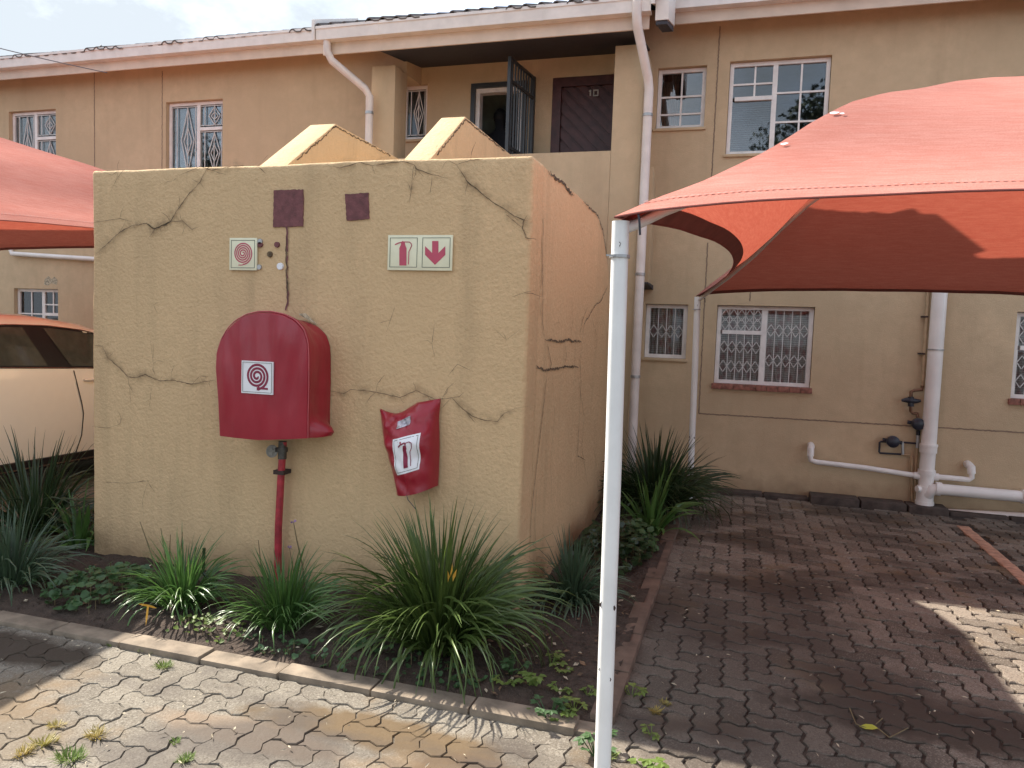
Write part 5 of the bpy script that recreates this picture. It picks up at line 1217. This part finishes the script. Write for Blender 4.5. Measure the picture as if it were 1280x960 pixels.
def sidepanel(ya0, ya1, yb0, yb1, f0, f1, lift, sgn):
    mb = MB(); n = 10; vs = []
    for i in range(n+1):
        t = i/n
        for j in range(4):
            s_ = j/3; y = (ya0+(yb0-ya0)*s_)*(1-t)+(ya1+(yb1-ya1)*s_)*t; vs.append(side(y, f0+(f1-f0)*s_, lift, sgn))
    mb.add(vs, [(i*4+j, (i+1)*4+j, (i+1)*4+j+1, i*4+j+1) for i in range(n) for j in range(3)]); return mb
for sgn in (1, -1):
    build('window_trim', sidepanel(4.02, 6.55, 4.22, 5.98, .0, .98, .002, sgn), 'carblack', car, fix=False, smooth=True)
    build('side_window', sidepanel(4.12, 5.16, 4.32, 5.04, .05, .93, .006, sgn), 'carglass', car, fix=False, smooth=True)
    build('side_window', sidepanel(5.40, 6.45, 5.24, 5.90, .05, .93, .006, sgn), 'carglass', car, fix=False, smooth=True)
    for off, f in ((0, .985),):
        mb = MB(); mb.tube([side(4.22+(5.98-4.22)*i/16, .99, .006, sgn) for i in range(17)], .006, 6); build('window_moulding', mb, 'chrome', car, smooth=True)
    mb = MB(); mb.tube([side(4.02+(6.5-4.02)*i/16, .0, .004, sgn) for i in range(17)], .005, 6); build('window_moulding', mb, 'chrome', car, smooth=True)
    for seam in ([(5.415,1.10),(5.427,.98),(5.47,.80),(5.487,.70),(5.47,.5),(5.42,.345)], [(4.52,.40),(4.58,.62),(4.35,.95),(4.16,1.12)], [(6.50,1.04),(6.55,.8),(6.52,.5),(6.48,.345)]):
        P_ = [dside(y, z, .002, sgn) for y, z in seam]; mb = MB(); ribbon(mb, P_, .011, (sgn,0,0), rnd, .005, 0, False); build('door_seam', mb, 'carblack', car, fix=False)
    mb = MB(); mb.tube([dside(5.50+.2*i/6, 1.012, .012+.02*math.sin(math.pi*i/6), sgn) for i in range(7)], .011, 8); build('door_handle', mb, 'carpaint', car, smooth=True)
    mb = MB(); mb.tube([dside(4.30+.2*i/6, 1.03, .012+.02*math.sin(math.pi*i/6), sgn) for i in range(7)], .011, 8); build('door_handle', mb, 'carpaint', car, smooth=True)
    x = CX+sgn*.915; mb = MB(); mb.box(min(x, x+sgn*.035), max(x, x+sgn*.035), 4.55, 6.5, .255, .345); si = build('sill', mb, 'carblack', car, bevel=.01)
    mb = MB(); mb.box(min(x+sgn*.02, x+sgn*.042), max(x+sgn*.02, x+sgn*.042), 4.62, 6.45, .272, .286); build('sill_trim', mb, 'chrome', si)
    mb = MB(); c = side(6.25, .25, .08, sgn); mb.tube([c+Vector((0,-.05,.02)), c+Vector((0,0,.02)), c+Vector((0,.05,.02)), c+Vector((0,.08,.02))], [.05,.085,.075,.04], 10); build('mirror', mb, 'carpaint', car, smooth=True)
    for yw in (4.08, 7.0):
        xo = CX+sgn*.93; n = 28
        mb = MB(); mb.tube([(CX+sgn*.80, yw, .37), (CX+sgn*.957, yw, .37)], .425, n); build('wheel_arch', mb, 'carblack', car, smooth=True)
        tr = MB(); tr.tube([(CX+sgn*.74, yw, .35), (CX+sgn*.76, yw, .35), (CX+sgn*.955, yw, .35), (CX+sgn*.968, yw, .35)], [.32,.35,.35,.315], n); wl = build('wheel', tr, 'tyre', car, smooth=True)
        rm_ = MB(); rm_.tube([(CX+sgn*.966, yw, .35), (CX+sgn*.972, yw, .35)], [.235,.225], n)
        for k in range(5): a_ = 6.283*k/5; rm_.bar((CX+sgn*.975, yw+.04*math.cos(a_), .35+.04*math.sin(a_)), (CX+sgn*.975, yw+.22*math.cos(a_), .35+.22*math.sin(a_)), .05, .02)
        build('rim', rm_, 'galv', wl)
    mb = MB(); mb.box(CX+sgn*.5-.22, CX+sgn*.5+.22, 3.12, 3.36, .90, 1.02); build('tail_lamp', mb, 'lamp', car, bevel=.02)
    mb = MB(); mb.box(CX+sgn*.58-.16, CX+sgn*.58+.16, 7.55, 7.80, .70, .80); build('headlamp', mb, 'headlamp', car, bevel=.02)
mb = MB(); n = 8; vs = []
for i in range(n+1):
    y = 6.13+(6.70-6.13)*i/n; h = half(y); zr_ = h[-1][1]
    for j in range(7): x = -.62+1.24*j/6; vs.append((CX+x*(.98+.1*i/n), y, zr_+.006-.05*abs(x)**2))
mb.add(vs, [(i*7+j, i*7+j+1, (i+1)*7+j+1, (i+1)*7+j) for i in range(n) for j in range(6)]); build('windscreen', mb, 'carglass', car, smooth=True)
vs = []
for i in range(n+1):
    y = 3.45+(4.05-3.45)*i/n; zr_ = half(y)[-1][1]
    for j in range(7): x = -.58+1.16*j/6; vs.append((CX+x, y, zr_+.008-.05*abs(x)**2))
mb = MB(); mb.add(vs, [(i*7+j, i*7+j+1, (i+1)*7+j+1, (i+1)*7+j) for i in range(n) for j in range(6)]); build('rear_window', mb, 'carglass', car, smooth=True)

# ------------------------------------------------------------------ person standing inside the upstairs doorway
pe = thing('person', 'person in dark clothing with dark hair, half hidden in the open upstairs doorway', 'person', (-2.86, 8.62, 2.6))
me = bpy.data.meshes.new('body')
J = [(0,0,.88,.13),(0,0,1.10,.13),(0,0,1.27,.125),(0,.0,1.36,.05),(0,-.01,1.43,.062),(0,-.012,1.50,.075),(0,-.005,1.56,.05),
     (.17,0,1.27,.06),(.22,.02,1.02,.045),(.20,-.06,.80,.035),(.19,-.08,.72,.03),(-.17,0,1.27,.06),(-.22,.02,1.02,.045),(-.20,-.06,.80,.035),(-.19,-.08,.72,.03),
     (.09,0,.80,.09),(.10,-.01,.45,.06),(.10,0,.09,.045),(.10,-.12,.04,.035),(-.09,0,.80,.09),(-.10,-.01,.45,.06),(-.10,0,.09,.045),(-.10,-.12,.04,.035)]
E_ = [(0,1),(1,2),(2,3),(3,4),(4,5),(5,6),(2,7),(7,8),(8,9),(9,10),(2,11),(11,12),(12,13),(13,14),(0,15),(15,16),(16,17),(17,18),(0,19),(19,20),(20,21),(21,22)]
me.from_pydata([(j[0],j[1],j[2]) for j in J], E_, []); body = bpy.data.objects.new('body', me); COL.objects.link(body); body.parent = pe
sk = body.modifiers.new('skin', 'SKIN'); ss = body.modifiers.new('sub', 'SUBSURF'); ss.levels = ss.render_levels = 2
for j, v in zip(J, me.skin_vertices[0].data): v.radius = (j[3], j[3]*.85)
me.skin_vertices[0].data[0].use_root = True; me.materials.append(M['cloth'])
mb = MB(); c = Vector((-2.86, 8.625, 4.115))
vs = []; 
for i in range(9):
    th_ = math.pi*.62*i/8
    for k in range(14): a_ = 6.283*k/14; vs.append(c+Vector((.083*math.sin(th_)*math.cos(a_), .10*math.sin(th_)*math.sin(a_), .105*math.cos(th_))))
mb.add(vs, [(i*14+k, i*14+(k+1) % 14, (i+1)*14+(k+1) % 14, (i+1)*14+k) for i in range(8) for k in range(14)]); build('hair', mb, 'hair', pe, smooth=True)

# ------------------------------------------------------------------ wire and rod at the roof
mb = MB(); a, b = onY(-400,-60,5.5), onY(134,91,7.9); P_ = []
for i in range(25): t = i/24; p = a.lerp(b, t); p.z -= .25*4*t*(1-t)*.35; P_.append(p)
mb.tube(P_, .006, 5); o = build('overhead_wire', mb, 'wire', loc=tuple(b)); tag(o, 'thin grey overhead wire running down to the left eave', 'wire')
a, b = onY(104,71,8.0), onY(127,57,8.0); mb = MB(); mb.tube([a, b], .010, 6); o = build('aerial_rod', mb, 'wire', loc=tuple(a)); tag(o, 'short slanted dark rod sticking up from the left roof edge', 'aerial')

# ------------------------------------------------------------------ trees behind the photographer (they show in the window panes)
def tree(x, y, h, cw, seed, label):
    r = random.Random(seed); t = thing('tree', label, 'tree', (x, y, -.05), 'trees behind the photographer')
    mb = MB(); mb.tube([(x,y,-.1),(x+.1,y,h*.25),(x-.1,y+.1,h*.5),(x,y,h*.85)], [.24,.19,.13,.04], 9)
    for k in range(9):
        a_ = r.uniform(0, 6.28); z0_ = h*r.uniform(.3,.6); mb.tube([(x,y,z0_),(x+math.cos(a_)*cw*.3,y+math.sin(a_)*cw*.3,z0_+h*.12),(x+math.cos(a_)*cw*.6,y+math.sin(a_)*cw*.6,z0_+h*.25)], [.08,.05,.02], 6)
    build('trunk', mb, 'bark', t); mb = MB(); cl = []
    for k in range(46): a_ = r.uniform(0, 6.28); q = r.random()**.5; zz = r.uniform(.32, 1); cl.append((x+math.cos(a_)*cw*q*math.sin(math.pi*min(.95, zz*.9)), y+math.sin(a_)*cw*q*math.sin(math.pi*min(.95, zz*.9)), h*zz, r.uniform(.5, .95)))
    for k in range(6500):
        c0 = cl[k % 46]; d = Vector((r.gauss(0,1), r.gauss(0,1), r.gauss(0,.8))).normalized()*c0[3]*r.random()**.4; c = Vector(c0[:3])+d; u = Vector((r.gauss(0,1), r.gauss(0,1), r.gauss(0,1)))  .normalized()*.12; v = u.cross(Vector((r.gauss(0,1), r.gauss(0,1), r.gauss(0,1))))  .normalized()*.075
        mb.add([c-u, c+v, c+u, c-v], [(0,1,2,3)])
    o = build('crown', mb, 'tree', t, fix=False); tag(o, kind='stuff')
for i, (x, y, h, cw, lb) in enumerate(((2.6,-15,10.6,3.2,'tall leafy tree reflected in the large upstairs window above the right carport'),(-2.4,-17,9.4,2.2,'leafy tree reflected in the small upstairs window beside the downpipe'),(-25,-16,10.5,3.2,'broad leafy tree reflected in the upstairs windows on the left'))): tree(x, y, h, cw, 50+i, lb)
